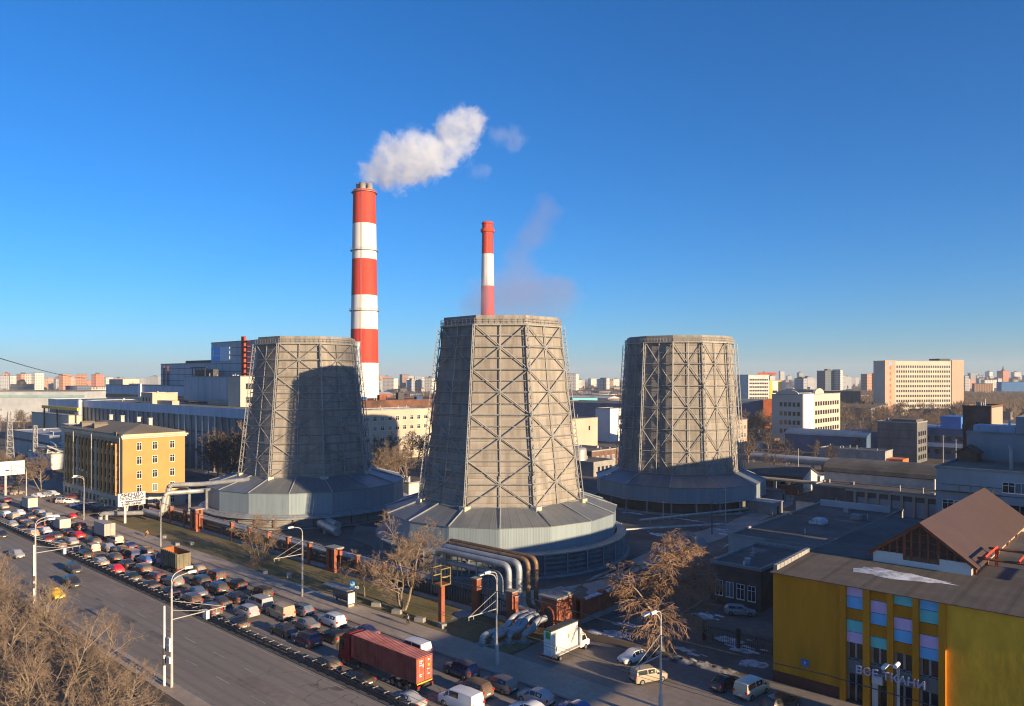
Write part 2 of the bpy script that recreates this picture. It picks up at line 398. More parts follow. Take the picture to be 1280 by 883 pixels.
structure('tram_bed', MB().quad([(-1500,28.5,.006),(60,28.5,.006),(60,37.1,.006),(-1500,37.1,.006)]), 'ballast')
mb = MB()
for x in range(-400, 20): mb.box(x*.9, x*.9+.28, 32.4, 35.2, 0, .08)
structure('track_sleepers', mb, 'concrete_dark')
structure('track_rails', MB().box(-900, 60, 33.0, 33.09, .07, .26).box(-900, 60, 34.53, 34.62, .07, .26), 'steel_rust')
rnd = random.Random(4)
def blob(pts_px, z, wob=0):
    return [W(px, py, z) for px, py in pts_px]
def ragged(poly, amp, seed, n=5):
    r = random.Random(seed); out = []
    for i, (x, y) in enumerate(poly):
        x2, y2 = poly[(i+1) % len(poly)]
        for j in range(n):
            t = j/n; out.append((x+(x2-x)*t+r.uniform(-amp, amp), y+(y2-y)*t+r.uniform(-amp, amp)))
    return out
structure('verge', sheet(ragged([(-202,72.3),(-66,72.3),(-66,81.2),(-202,81.2)], .5, 2, 24), .010), 'verge')
structure('driveway', sheet([(-330,72.1),(-204,72.1),(-208,80),(-258,80),(-262,95),(-330,95)], .012), 'asphalt_old')
structure('parking_lot', sheet([(-65,72.1),(60,72.1),(60,87),(-30,87),(-46,85.5),(-58,84),(-66,82.5)], .012), 'asphalt_old')
structure('factory_yard', sheet([(-300,83),(60,88),(60,330),(-300,330)], .006), 'yard')
structure('factory_lane', sheet(ragged([W(*p) for p in ((735,745),(800,712),(850,690),(905,672),(950,652),(990,630),(1000,612),(985,612),(965,632),(905,655),(850,672),(790,700),(730,728))], .5, 5, 4), .012), 'slab_path')
structure('tower_apron', sheet(ragged([W(*p) for p in ((560,775),(660,760),(735,728),(800,700),(770,720),(700,735),(600,745))], .4, 6, 4), .016), 'slab_path')
structure('left_yard_path', sheet(ragged([W(*p) for p in ((440,672),(480,690),(470,660),(445,655))], .5, 7, 4), .012), 'asphalt_old')
# lingering snow
mb = MB()
def snow_patch(px, py, w, h, seed, z=.03):
    r = random.Random(seed); x0, y0 = W(px, py, z); n = 40
    for q in range(5):
        k = 1.0 if q == 0 else r.uniform(.12, .4); x = x0+(r.uniform(-1.3, 1.3)*w if q else 0); y = y0+(r.uniform(-1.3, 1.3)*h if q else 0); pts = []; ph = r.uniform(0, 40)
        for i in range(n):
            a = 2*PI*i/n; f = 1+.55*noise.noise((math.cos(a)*1.6+ph, math.sin(a)*1.6, seed))+.35*noise.noise((math.cos(a)*5+ph, math.sin(a)*5, seed))
            pts.append((x+math.cos(a)*w*k*f*.85, y+math.sin(a)*h*k*f*.85, z))
        b = len(mb.v); mb.v += pts+[(x, y, z+.1*k)]
        for i in range(n): mb.f.append((b+i, b+(i+1) % n, b+n)); mb.m.append(0)
for i, (a, b_, w, h) in enumerate(((822,668,2.6,1.5),(840,676,3,1.1),(900,662,1.6,1.2),(905,668,1.5,.9),(795,642,3,.9),(940,682,3,2),(955,676,2,2),(975,652,3,1),(860,650,4,.6),(890,640,6,.6),(930,634,5,.6),
        (770,793,2.6,1.4),(785,782,2.4,1.2),(745,790,1.6,.8),(910,800,2.4,1.6),(930,812,2.2,1.3),(945,830,2,1.4),(880,770,2,1.5),(930,745,2.5,1.5),(1015,598,5,2),(1060,590,6,3),(960,590,5,2),(945,565,6,3),(1090,570,8,4),(1180,572,8,4),(1120,585,5,3),(500,612,2,1),(520,605,3,2),(265,590,4,3),(250,580,5,3),(240,570,5,3),(690,770,1,.5),(855,812,1.4,.7),(866,818,1.2,.5),(700,610,3,1.4))):
    snow_patch(a, b_, w, h, i+3)
tag(mb.build('snow', 'snow', smooth=True), 'thin patches of old snow left on the shaded factory ground', 'snow', kind='stuff')
# dirty snow bank by the kerb under the weeping tree
mb = MB(); r = random.Random(9)
bx, by = W(860, 828)
G_ = {}
for i in range(29):
    for j in range(9):
        u, v = i/28-.5, j/8-.5
        h = max(0, .9*(1-(2*v)**2)*(1-(2*u)**4))*(.45+.55*noise.noise((i*.5, j*.6, 2.0)))
        G_[i, j] = len(mb.v); mb.v.append((bx+u*13+r.uniform(-.1,.1), by+v*2.2+u*1.5, max(-.05, h-.02)))
for i in range(28):
    for j in range(8): mb.f.append((G_[i,j], G_[i+1,j], G_[i+1,j+1], G_[i,j+1])); mb.m.append(0)
M['dirty_snow'] = mat('dirty_snow', (.10,.085,.07), .9, .3, .9, c2=(.42,.40,.38), lo=.45, hi=.62, fine=.4)
tag(mb.build('snow_bank', 'dirty_snow', smooth=True), 'long heap of dirty snow and earth at the foot of the weeping tree', 'snow bank', kind='stuff')

# ------------------------------------------------------------------ cooling towers
def tower(label, cx, cy, n, a0, Rb, Rt, zb, zt, Rs, ze, zw, stilts, ring_r, nb, group='cooling towers', nsk=16, ledge=False, posts_wide=True):
    t = thing('cooling_tower', label, 'cooling tower', (cx, cy, 0), 0, group)
    rad = lambda z: Rb+(Rt-Rb)*(z-zb)/(zt-zb)
    P = lambda j, z, o=0.0: Vector(((rad(z)+o)*math.cos(a0+2*PI*j/n), (rad(z)+o)*math.sin(a0+2*PI*j/n), z))
    mb = MB(); nz = 6; wk = .78
    mb.lathe([(rad(zb-1.0), zb-1.0)]+[(rad(zb+(zt-zb)*i/nz), zb+(zt-zb)*i/nz) for i in range(nz+1)]+[(rad(zt)-.5, zt), (rad(zb)-.5, zb+6)], n, 0, a0=a0)
    mb.build('shell', 'tower', t)
    # cornice: parapet band on a projecting walkway with railing
    mb = MB(); zc = zt-1.55
    mb.lathe([(rad(zc)+.03, zc-.25), (rad(zc)+.8, zc-.2), (rad(zc)+.8, zc+.08), (rad(zc)+.03, zc+.08)], n, 0, a0=a0)
    mb.build('walkway', 'steel', t)
    mb = MB(); mb.lathe([(rad(zc)+.12, zc+.1), (rad(zt)+.2, zt+.05), (rad(zt)+.2, zt+.3), (rad(zt)-.6, zt+.3), (rad(zt)-.6, zt-.4)], n, 0, a0=a0)
    mb.build('parapet', 'tower', t)
    mb = MB()
    for j in range(n):
        a = P(j, zc, .75); b = P(j+1, zc, .75); a.z = b.z = zc+.05
        for h in (.6, 1.15): mb.beam(a+Vector((0,0,h)), b+Vector((0,0,h)), .06)
        for i in range(9):
            p = a.lerp(b, i/9); mb.beam(p, p+Vector((0,0,1.2)), .06)
    mb.build('railing', 'steel', t)
    off = .55
    for j in range(n):          # every corner: twin posts with rungs between
        mb = MB()
        for o_, w in ((off, .26), (off+.75, .2)):
            mb.beam(P(j, zb-.4, o_), P(j, zc, o_), w*wk)
        steps = int((zc-zb)/1.6)
        for i in range(steps):
            z = zb+(zc-zb)*i/steps; mb.beam(P(j, z, off), P(j, z+1.0, off+.75), .08); mb.beam(P(j, z, off), P(j, z, off+.75), .09)
        mb.build('corner_post', 'steel', t)
    for j in range(n):          # every face: girts, middle post and the zigzag of braces
        mb = MB()
        for i in range(nb+1):
            z = zb+(zc-zb)*i/nb; mb.beam(P(j, z, off), P(j+1, z, off), .20)
            if i < nb:
                zm = zb+(zc-zb)*(i+.5)/nb; mb.beam(P(j, zm, off-.1), P(j+1, zm, off-.1), .13)
        mid = lambda z: (P(j, z, off)+P(j+1, z, off))/2
        mb.beam(mid(zb), mid(zc), .17)
        for i in range(nb):
            z0 = zb+(zc-zb)*i/nb; z1 = zb+(zc-zb)*(i+1)/nb
            for c_ in (j, j+1):
                if (nb-1-i) % 2 == 0: mb.beam(P(c_, z1, off), mid(z0), .18)
                else: mb.beam(mid(z1), P(c_, z0, off), .18)
        mb.build('bracing', 'steel', t)
    # skirt: ribbed sheet roof and wall
    sa = a0+PI/nsk*0
    mb = MB(); mb.lathe([(Rs+.25, ze-.06), (Rs+.25, ze+.04), (rad(zb)-.3, zb+.15)], nsk, 0, a0=sa)
    mb.build('skirt_roof', 'skirt_roof', t)
    for j in range(nsk):
        mb = MB(); a = sa+2*PI*j/nsk; d = Vector((math.cos(a), math.sin(a), 0))
        mb.beam(d*(Rs+.25)+Vector((0,0,ze+.08)), d*(rad(zb)+.3)+Vector((0,0,zb+.2)), .22)
        mb.build('ridge_cap', 'galv', t)
    mb = MB(); mb.lathe([(Rs, zw), (Rs, ze)], nsk, 0, a0=sa); mb.lathe([(Rs-.1, zw), (Rs-3, zw+.3)], nsk, 0, a0=sa); mb.build('skirt_wall', 'skirt_wall', t)
    mb = MB(); mb.lathe([(Rs+.07, zw-.1), (Rs+.07, zw+.12), (Rs+.02, zw+.14)], nsk, 0, a0=sa); mb.build('bottom_trim', 'galv', t)
    for j in range(n):
        if posts_wide:
            mb = MB(); p = P(j, zb, .8); mb.box(p.x-.8, p.x+.8, p.y-.8, p.y+.8, zb-1.4, zb+.35); mb.build('footing', 'stone_base', t)
    if ledge:
        mb = MB(); mb.lathe([(Rs+1.9, zw-.75), (Rs+1.9, zw-.5), (Rs+.1, zw+.1)], 32, 0, a0=sa); mb.build('ledge', 'galv', t)
    if ring_r:                  # louvred air ring under the skirt
        mb = MB(); mb.lathe([(ring_r-1.0, 0), (ring_r-1.0, zw)], 48); mb.build('basin_wall', 'concrete_dark', t)
        nl = 4
        for k in range(nl):
            z = .5+k*(zw-.7)/nl
            mb = MB(); mb.lathe([(ring_r+.25, z), (ring_r-.45, z+.7), (ring_r-.5, z+.66), (ring_r+.2, z-.04)], 48); mb.build('louvre', 'louvre' if not ledge else 'concrete', t)
        for k in range(36):
            mb = MB(); a = 2*PI*k/36; d = Vector((math.cos(a), math.sin(a), 0)); mb.beam(d*(ring_r+.3), d*(ring_r+.3)+Vector((0,0,zw)), .22)
            mb.build('ring_post', 'steel_rust' if ledge else 'steel', t)
        mb = MB(); mb.lathe([(ring_r+.35, zw-.35), (ring_r+.35, zw-.1), (Rs+.05, zw+.05)], 48); mb.build('ring_cap', 'steel', t)
        mb = MB(); mb.lathe([(ring_r+1.0, 0), (ring_r+1.0, .35), (ring_r-.9, .35)], 48); mb.build('plinth', 'concrete', t)
    if stilts:
        for k in range(22):
            a = 2*PI*k/22; mb = MB(); d = Vector((math.cos(a), math.sin(a), 0))
            mb.beam(d*(Rs-1.3), d*(Rs-1.6)+Vector((0,0,zw+1)), .45); mb.build('stilt', 'concrete', t)
        mb = MB(); mb.lathe([(Rs-5, 0), (Rs-5, zw+2)], 32); mb.build('basin_wall', 'concrete_dark', t)
        mb = MB(); mb.lathe([(Rs+1.2, 0), (Rs+1.2, .5), (Rs+.7, .5), (Rs+.7, .1)], 48); mb.build('plinth', 'concrete', t)
    return t
def tw(px, Z): 
    p = at_depth(px, 472, Z); return p.x, p.y
K = 36/31.0
cx, cy_ = tw(627, 160.0)
tower('central cooling tower nearest the highway, its brown shell sunlit inside a steel brace cage', cx, cy_, 8, R(-48.03+22.5), 17.0, 12.6, 11.0, 48.0, 24.3, 8.7, 4.3, False, 26.0, 8)
TC = (cx, cy_)
lx, ly = tw(385, 204.5)
tower('left cooling tower with the neighbour tower\'s shadow across its shell, behind the brick fence', lx, ly, 8, R(-48.03+28.0), 16.7, 12.8, 10.8, 46.3, 25.7, 8.3, 3.2, False, 26.2, 8, ledge=True)
rx, ry = tw(848.5, 220.5)
tower('right cooling tower, broader and many sided, its dark blue skirt raised on stilts', rx, ry, 12, R(-48.03+12.0), 17.3, 15.0, 9.7, 47.3, 24.3, 7.0, 3.0, True, 0, 6, nsk=12, posts_wide=False)

# ------------------------------------------------------------------ chimneys
def chimney(label, px, Z, ztop, r0, r1, bands, flues, plats, ring):
    p = at_depth(px, 472, Z); t = thing('chimney', label, 'chimney', (p.x, p.y, 0), 0, 'striped chimneys')
    mb = MB(); mb.lathe([(r0+(r1-r0)*i/10, ztop*i/10) for i in range(11)]+[(r1-.8, ztop), (r1-.8, ztop-4)], 40)
    mb.build('shaft', chimney_paint(bands), t, True)
    for z in plats:
        r = r0+(r1-r0)*z/ztop
        mb = MB(); mb.lathe([(r+.02, z-.3), (r+1.1, z-.2), (r+1.1, z), (r+.02, z)], 40); mb.lathe([(r+1.05, z+1.0), (r+1.12, z+1.0), (r+1.12, z+1.12), (r+1.05, z+1.12)], 40)
        for k in range(24):
            a = 2*PI*k/24; mb.beam(((r+1.08)*math.cos(a), (r+1.08)*math.sin(a), z), ((r+1.08)*math.cos(a), (r+1.08)*math.sin(a), z+1.1), .07)
        mb.build('platform', 'steel', t)
    for k in range(flues):
        a = 2*PI*k/flues+.6; mb = MB(); mb.lathe([(1.75, ztop-5), (1.75, ztop+3.6), (1.9, ztop+3.6), (1.9, ztop+4.2), (1.5, ztop+4.2), (1.5, ztop)], 20, 0, r1*.5*math.cos(a), r1*.5*math.sin(a)); mb.build('flue', 'concrete', t, True)
    if ring:
        mb = MB()
        for z0, z1, e in ring: mb.lathe([(r1+.05, z0), (r1+e, z0+.3), (r1+e, z1-.3), (r1+.05, z1)], 32)
        mb.build('head_band', 'red_paint', t, True)
    mb = MB(); d = Vector((.62,-.78,0))
    for s_ in (-.3, .3):
        o_ = Vector((.78,.62,0))*s_; mb.beam(d*(r0+.25)+o_, d*(r1+.25)+o_+Vector((0,0,ztop)), .09)
    mb.build('ladder', 'steel', t)
Zc = 441.0; zz = lambda y, Z: CAMH-(y-472)*Z/940
b1 = [(zz(281,Zc), 400), (zz(370,Zc), zz(325,Zc)), (zz(454,Zc), zz(412,Zc))]
chimney('taller red and white striped chimney with four flue tips and white steam above', 455.5, Zc, zz(239,Zc), 8.9, 6.5, b1, 4, [zz(314,Zc), zz(389,Zc), zz(241.5,Zc)], None)
Zd = 520.0
b2 = [(zz(318,Zd), 400), (zz(400,Zd), zz(358,Zd)), (zz(470,Zd), zz(440,Zd))]
chimney('smaller red and white striped chimney rising behind the central cooling tower', 609.5, Zd, zz(278,Zd), 6.2, 3.7, b2, 0, [], [(zz(291,Zd), zz(286.5,Zd), 1.1), (zz(281,Zd), zz(278.6,Zd), .5)])

# ------------------------------------------------------------------ steam
def plume(name, label, blobs, dens, col, nscale, thr, aniso=.2, amp=1.3, soft=.35, warp=6.0, grow=1.0):
    blobs = [(p, r*grow) for p, r in blobs]
    """one box of air whose density follows a chain of soft balls broken up by noise; blobs are (point, radius)"""
    lo = Vector(min(p[i]-r*1.15 for p, r in blobs) for i in range(3)); hi = Vector(max(p[i]+r*1.15 for p, r in blobs) for i in range(3))
    mb = MB().box(lo.x, hi.x, lo.y, hi.y, lo.z, hi.z)
    m = bpy.data.materials.new(name+'_air'); m.use_nodes = True; nt = m.node_tree; nt.nodes.clear()
    out = N(nt, "ShaderNodeOutputMaterial"); pv = N(nt, "ShaderNodeVolumePrincipled"); nt.links.new(pv.outputs[0], out.inputs["Volume"])
    pv.inputs["Color"].default_value = (*col, 1); pv.inputs["Anisotropy"].default_value = aniso
    tc = N(nt, "ShaderNodeTexCoord")
    wv = N(nt, "ShaderNodeTexNoise"); wv.inputs["Scale"].default_value = nscale*.8; wv.inputs["Detail"].default_value = 2; nt.links.new(tc.outputs["Object"], wv.inputs["Vector"])
    wa = N(nt, "ShaderNodeVectorMath", operation='MULTIPLY_ADD'); nt.links.new(wv.outputs["Color"], wa.inputs[0]); wa.inputs[1].default_value = (warp,)*3; wa.inputs[2].default_value = (-warp/2,)*3
    pos = N(nt, "ShaderNodeVectorMath", operation='ADD'); nt.links.new(tc.outputs["Object"], pos.inputs[0]); nt.links.new(wa.outputs[0], pos.inputs[1])
    tot = None
    for p, r in blobs:
        d = N(nt, "ShaderNodeVectorMath", operation='DISTANCE'); nt.links.new(pos.outputs[0], d.inputs[0]); d.inputs[1].default_value = p
        f = mathn(nt, 'MAXIMUM', mathn(nt, 'SUBTRACT', 1.0, mathn(nt, 'DIVIDE', d.outputs["Value"], r)), 0.0)
        tot = f if tot is None else mathn(nt, 'ADD', tot, f)
    tot = mathn(nt, 'MINIMUM', tot, .75)
    n1 = noise_n(nt, pos.outputs[0], nscale, 9, .68)
    fld = mathn(nt, 'ADD', tot, mathn(nt, 'MULTIPLY', mathn(nt, 'SUBTRACT', n1, .5), amp))
    edge = mathn(nt, 'MINIMUM', mathn(nt, 'MULTIPLY', tot, 8.0), 1.0)
    k = mathn(nt, 'MULTIPLY', ramp(nt, fld, thr, thr+soft), edge)
    nt.links.new(mathn(nt, 'MULTIPLY', k, dens), pv.inputs["Density"])
    o = mb.build(name, m); tag(o, label, 'steam', kind='stuff'); return o
S1 = []
rb = random.Random(3)
for a, b_, r_ in ((118,290,38),(150,280,45),(175,262,62),(200,190,52),(222,290,55),(255,245,85),(300,180,60),(315,245,75),(360,235,60),(390,225,60),(395,160,55),(440,130,55),(450,110,62),(455,200,48),(495,85,48),(515,95,40),(480,150,45)):
    S1.append((at_depth(420+a/2.944, 120+b_/2.944, Zc+rb.uniform(-9, 9)), r_/2.944*Zc/940*1.22))
plume('white_steam', 'dense white steam cloud drifting right from the taller chimney', S1, .13, (.955,.98,1.0), .16, .34, .1, 2.8, .7, 12.0, 1.22)
S1b = [(at_depth(420+a/2.944, 120+b_/2.944, Zc), r_/2.944*Zc/940) for a, b_, r_ in ((640,150,55),(600,150,35),(670,180,40),(520,270,45),(545,285,30))]
plume('steam_wisp', 'faint torn wisps of steam right of the white cloud', S1b, .016, (.97,.96,.97), .12, .30, .1, 2.4, .6, 9.0, 1.3)
S2 = [(at_depth(px, py, 166+rb.uniform(-5, 5)), r_*166/940) for px, py, r_ in ((600,385,34),(640,380,40),(675,375,44),(700,372,32),(650,345,36),(655,318,30),(670,290,26),(685,262,20),(615,362,28),(715,385,20),(585,388,22))]
plume('grey_steam', 'thin mauve grey steam rising out of the central cooling tower', S2, .055, (.80,.70,.74), .10, .22, .3, 1.5, .6, 8.0, 1.15)
# ------------------------------------------------------------------ buildings
WIN = {}
def win_mesh(w, h, kind):
    """window unit facing -y, set on a wall at y=0, with its middle bottom at the origin"""
    k = (round(w,2), round(h,2), kind)
    if k in WIN: return WIN[k]
    mb = MB(); f = .09 if w > .8 else .05
    if kind != 'bare':
        mb.box(-w/2, w/2, -.06, .02, 0, f).box(-w/2, w/2, -.06, .02, h-f, h).box(-w/2, -w/2+f, -.06, .02, f, h-f).box(w/2-f, w/2, -.06, .02, f, h-f)
        if w > 1.0: mb.box(-f*.5, f*.5, -.05, .02, f, h-f)
        if kind == 'cross': mb.box(-w/2+f, w/2-f, -.05, .02, h*.66, h*.66+f)
        mb.box(-w/2-.06, w/2+.06, -.14, .02, -.06, -.003)
    mb.box(-w/2+f*.5, w/2-f*.5, -.012, .02, f*.5, h-f*.5, 1)
    WIN[k] = mb.mesh('window', ['frame_white' if kind != 'dark' else 'trim_dark', 'glass_dark' if kind != 'pale' else 'glass_pale']); return WIN[k]
def windows(root, face, us, zs, w, h, kind='cross', depth=None, name='window'):
    """face 'S' looks towards -y at y=depth, face 'E' towards +x at x=depth; us along the face, zs bottoms"""
    me = win_mesh(w, h, kind); spots = [(u, z) for z in zs for u in us]
    have = sum(1 for c in root.children if c.name.startswith(name))
    keep = max(0, 99-have)
    alt = win_mesh(w, h, 'pale') if kind == 'cross' else me; rw_ = random.Random(int(w*100)+len(spots))
    for u, z in spots[:keep]:
        me = alt if rw_.random() < .25 else win_mesh(w, h, kind)
        if face == 'S': link(name, me, root, (u, depth-.004, z))
        else: link(name, me, root, (depth+.004, u, z), PI/2)
    rest = spots[keep:]
    if rest:
        mb = MB()
        for u, z in rest:
            for v, fc in ((me.vertices, me.polygons),):
                b = len(mb.v)
                for q in v:
                    x, y, zz_ = q.co
                    mb.v.append((u+x, depth-.004+y, z+zz_) if face == 'S' else (depth+.004-y, u+x, z+zz_))
                for p in fc: mb.f.append(tuple(b+i for i in p.vertices)); mb.m.append(p.material_index)
        o = mb.build(name, list(me.materials), root); tag(o, kind='stuff')
def span(a, b, n): return [a+(b-a)*(i+.5)/n for i in range(n)]
def block(name, label, x0, x1, y0, y1, z, wall, roof='roof_felt', cat='building', group=None, parapet=.35, z0=0.0, rz=0.0, color=None, cap=None):
    """a flat roofed building: thing at the middle of its base, parts wall and roof"""
    t = thing(name, label, cat, ((x0+x1)/2, (y0+y1)/2, z0), rz, group)
    w, d, h = (x1-x0)/2, (y1-y0)/2, z-z0
    o = MB().box(-w, w, -d, d, -.3, h-.02).build('wall', wall, t)
    if color: o.color = (*color, 1)
    mb = MB(); mb.box(-w+.25, w-.25, -d+.25, d-.25, h-.015, h+.03)
    mb.box(-w-.12, w+.12, -d-.12, -d+.25, h-.12, h+parapet, 1).box(-w-.12, w+.12, d-.25, d+.12, h-.12, h+parapet, 1)
    mb.box(-w-.12, -w+.25, -d+.25, d-.25, h-.12, h+parapet, 1).box(w-.25, w+.12, -d+.25, d-.25, h-.12, h+parapet, 1)
    r = mb.build('roof', [roof, cap or 'concrete'], t)
    return t, w, d, h
def gable(name, label, x0, x1, y0, y1, ze, zr, wall, roof, along='y', cat='building', group=None, over=.4):
    t = thing(name, label, cat, ((x0+x1)/2, (y0+y1)/2, 0), 0, group)
    w, d = (x1-x0)/2, (y1-y0)/2
    if along == 'y':
        MB().prism([(-w,-.3),(w,-.3),(w,ze),(0,zr),(-w,ze)], -d, d).build('wall', wall, t)
        s = (zr-ze)/w
        mb = MB().prism([(-w-over, ze-over*s+.03),(0, zr+.03),(w+over, ze-over*s+.03),(w+over, ze-over*s+.25),(0, zr+.27),(-w-over, ze-over*s+.25)], -d-over, d+over)
    else:
        mb0 = MB().prism([(-d,-.3),(d,-.3),(d,ze),(0,zr),(-d,ze)], -w, w)
        mb0.v = [(y, x, z) for x, y, z in mb0.v]; mb0.f = [tuple(reversed(f)) for f in mb0.f]; mb0.build('wall', wall, t)
        s = (zr-ze)/d
        mb = MB().prism([(-d-over, ze-over*s+.03),(0, zr+.03),(d+over, ze-over*s+.03),(d+over, ze-over*s+.25),(0, zr+.27),(-d-over, ze-over*s+.25)], -w-over, w+over)
        mb.v = [(y, x, z) for x, y, z in mb.v]; mb.f = [tuple(reversed(f)) for f in mb.f]
    mb.build('roof', roof, t); return t, w, d

# --- left: the yellow office building
t, w, d, h = block('office_building', 'yellow four storey office building with hipped grey roof, its shaded street front olive brown', -258, -212, 80, 96.7, 20.4, 'yellow_wall', 'roof_felt', cap='stone_base')
tb = MB().box(-w-.15, w+.15, -d-.15, d+.15, 0, 3.9); tb.build('stone_base', 'stone_base', t)
mb = MB().box(-w-.7, w+.7, -d-.7, d+.7, h-.55, h-.1).box(-w-.4, w+.4, -d-.4, d+.4, h-1.0, h-.55); mb.build('cornice', 'stone_base', t)
mb = MB(); zr = 2.5; q = [(-w-.6,-d-.6,h+.36),(w+.6,-d-.6,h+.36),(w+.6,d+.6,h+.36),(-w-.6,d+.6,h+.36)]; r0, r1 = (-w+9, 0, h+zr), (w-9, 0, h+zr)
mb.quad([q[0],q[1],r1,r0]).quad([q[2],q[3],r0,r1]).quad([q[1],q[2],r1]).quad([q[3],q[0],r0]); mb.build('hipped_roof', 'roof_tan', t)
for x in (-14, -5, 7, 15): MB().box(x-.45, x+.45, 1.5, 2.5, h+1, h+3.9).box(x-.55, x+.55, 1.4, 2.6, h+3.9, h+4.1).build('roof_vent', 'pole', t)
for x in (-12, -2): MB().prism([(x-1.0,h+.4),(x+1.0,h+.4),(x+1,h+1.9),(x,h+2.5),(x-1,h+1.9)], -d+1.2, -d+5).build('dormer', 'roof_tan', t)
MB().box(-w+.3, w-.3, -d-.10, -d-.005, 3.95, h-1.05).build('street_front', 'street_front', t)
windows(t, 'E', (-d+4.2, 0, d-3.6), (4.7, 8.5, 12.4, 16.2), 1.35, 2.1, 'cross', w)
windows(t, 'E', (0, d-3.6), (1.0,), 1.35, 1.9, 'cross', w+.15)
us = span(-w+1.2, w-1.2, 15)
windows(t, 'S', us, (4.7, 8.5, 12.4, 16.2), 1.5, 2.3, 'dark', -d-.105)
windows(t, 'S', us, (1.0,), 1.4, 1.7, 'dark', -d-.15)
ps = [(us[i]+us[i+1])/2 for i in range(14)]
for i, u in enumerate(ps):
    MB().box(u-.28, u+.28, -d-.55, -d+.02, 4.0, h-2.4).build('pilaster', 'stone_base' if i in (3, 8) else 'yellow_wall', t)
for u in (ps[2]+.8, ps[7]+.9, w-.3): MB().tube([(u,-d-.75,4),(u,-d-.75,h-.6),(u,-d-.2,h)], .11, 8).build('drainpipe', 'pole', t)
for u, z in ((us[3]+.9,9.2),(us[4]+.9,9.2),(us[5],9.0),(us[6]+1,8.8),(us[12]+1,9.8),(us[13]+.9,9.2)): MB().box(u-.4,u+.4,-d-.5,-d-.02,z-.5,z+.1).build('air_conditioner', 'frame_white', t)
for x, sx in ((w-.3, 1),): MB().box(w-4.4, w-2.6, -d-.75, -d-.5, h-.2, h+.9).build('roof_guard', 'bin_green', t)

# --- billboard with the letting notice
t = thing('billboard', 'white billboard advertising warehouse rent in dark blue letters on a single white post', 'billboard', (-195.3, 72.6, 0))
MB().box(-.16, .16, -.12, 6.4, 4.2, 7.4).build('panel', 'white_paint', t)
MB().tube([(0,1.6,0),(0,1.6,4.3)], .28, 10).build('post', 'white_paint', t)
for s_, z, sz, sx in (('АРЕНДА', 6.48, 1.12, 1.2), ('СКЛАД 1070 м²', 5.72, .84, .95), ('м. Авиамоторная', 5.02, .70, .86), ('8 (985) 768-8285', 4.34, .74, .88)):
    text('lettering', s_, sz, 'ink', t, (.17, 3.14, z), (PI/2, 0, PI/2), .01, sx=sx, bold=.035)
# white billboard at the far left
t = thing('billboard', 'blank pale billboard at the left edge above the parked cars', 'billboard', (*W(7, 620), 0))
MB().box(-.2, .2, -6, 5, 6.2, 10.4).build('panel', 'white_paint', t); MB().tube([(0,0,0),(0,0,6.3)], .35, 10).build('post', 'pole', t)

# --- big ribbed factory hall behind
t, w, d, h = block('factory_hall', 'long low factory hall with blue fascia and dark ribbed glazing behind the yellow office', -415, -236, 138, 166, 24.2, 'hall_rib', 'roof_tan', cap='sheet_blue')
MB().box(-w-.2, w+.2, -d-.45, -d-.01, h-3.2, h+.36).build('fascia', 'sheet_blue', t)
MB().box(w+.01, w+.4, -d-.2, d, h-3.2, h+.36).build('fascia', 'sheet_blue', t)
for z in (8.5, 14.5): MB().box(-w, w, -d-.22, -d-.01, z, z+.4).build('mid_rail', 'concrete_dark', t)
r = random.Random(11)
for u in span(-w+2, w-2, 34): MB().box(u-.3, u+.3, -d-.4, -d-.01, 0, h-3.2).build('rib', 'concrete' if r.random() > .25 else 'frame_white', t)
for i, (y0_, y1_, x0_) in enumerate(((-d+3,-d+6,-w+70),(0,5,-w+30),(4,9,-w+95))): MB().box(x0_, x0_+24, y0_, y1_, h+.04, h+1.8).build('roof_lantern', 'cream_wall', t)
t, w, d, h = block('factory_hall', 'older end of the factory hall with blue framed bays and dark roof at the left', -463, -416, 136.5, 166, 24.0, 'hall_rib', 'roof_felt', cap='sheet_blue')
MB().box(-w-.2, w+.2, -d-.45, -d-.01, h-3.6, h+.36).build('fascia', 'sheet_blue', t)
for u in (-w+.5, -w+15, w-2): MB().box(u-1.0, u+1.0, -d-.5, -d-.01, 0, h-3.6).build('bay_frame', 'sheet_blue', t)
MB().box(-w, w, -d-.3, -d-.01, 9, 9.6).build('mid_rail', 'sheet_blue', t)
for u in span(-w+3, w-4, 9): MB().box(u-.2, u+.2, -d-.35, -d-.01, 0, h-3.6).build('rib', 'concrete', t)
MB().box(w-1.2, w+1.6, -d-1.2, -d+.0, 0, h+.8).build('stair_column', 'frame_white', t)

# --- power station
t, w, d, h = block('power_station', 'tallest grey blue boiler house of the power station with a sign near its roof', -349, -288, 172, 214, 52.4, 'sheet_bluegrey', 'roof_felt')
for z in span(4, h-1, 13): MB().box(-w-.05, w+.05, -d-.12, -d-.01, z, z+.25).build('panel_joint', 'concrete_dark', t)
MB().box(-w+.8, -w+9.5, -d-.45, -d-.14, h-8.6, h-2.2).build('sign_panel', 'sign_blue', t)
MB().box(-w+9.5, -w+18.5, -d-.45, -d-.14, h-8.6, h-2.2).build('sign_panel', 'sign_pale', t)
mb = MB().prism([(-w+2.2,h-6.6),(-w+3.4,h-6.8),(-w+3.5,h-5.2),(-w+2.9,h-3.2),(-w+2.75,h-4.8),(-w+2.1,h-5.4)], -d-.52, -d-.46); mb.build('flame_emblem', 'white_paint', t)
text('lettering', 'Газпром', 1.5, 'white_paint', t, (-w+6.3, -d-.46, h-6.4), (PI/2, 0, 0), .03)
text('lettering', 'ТЭЦ', 2.9, 'white_paint', t, (-w+14, -d-.46, h-6.5), (PI/2, 0, 0), .03)
mb = MB()
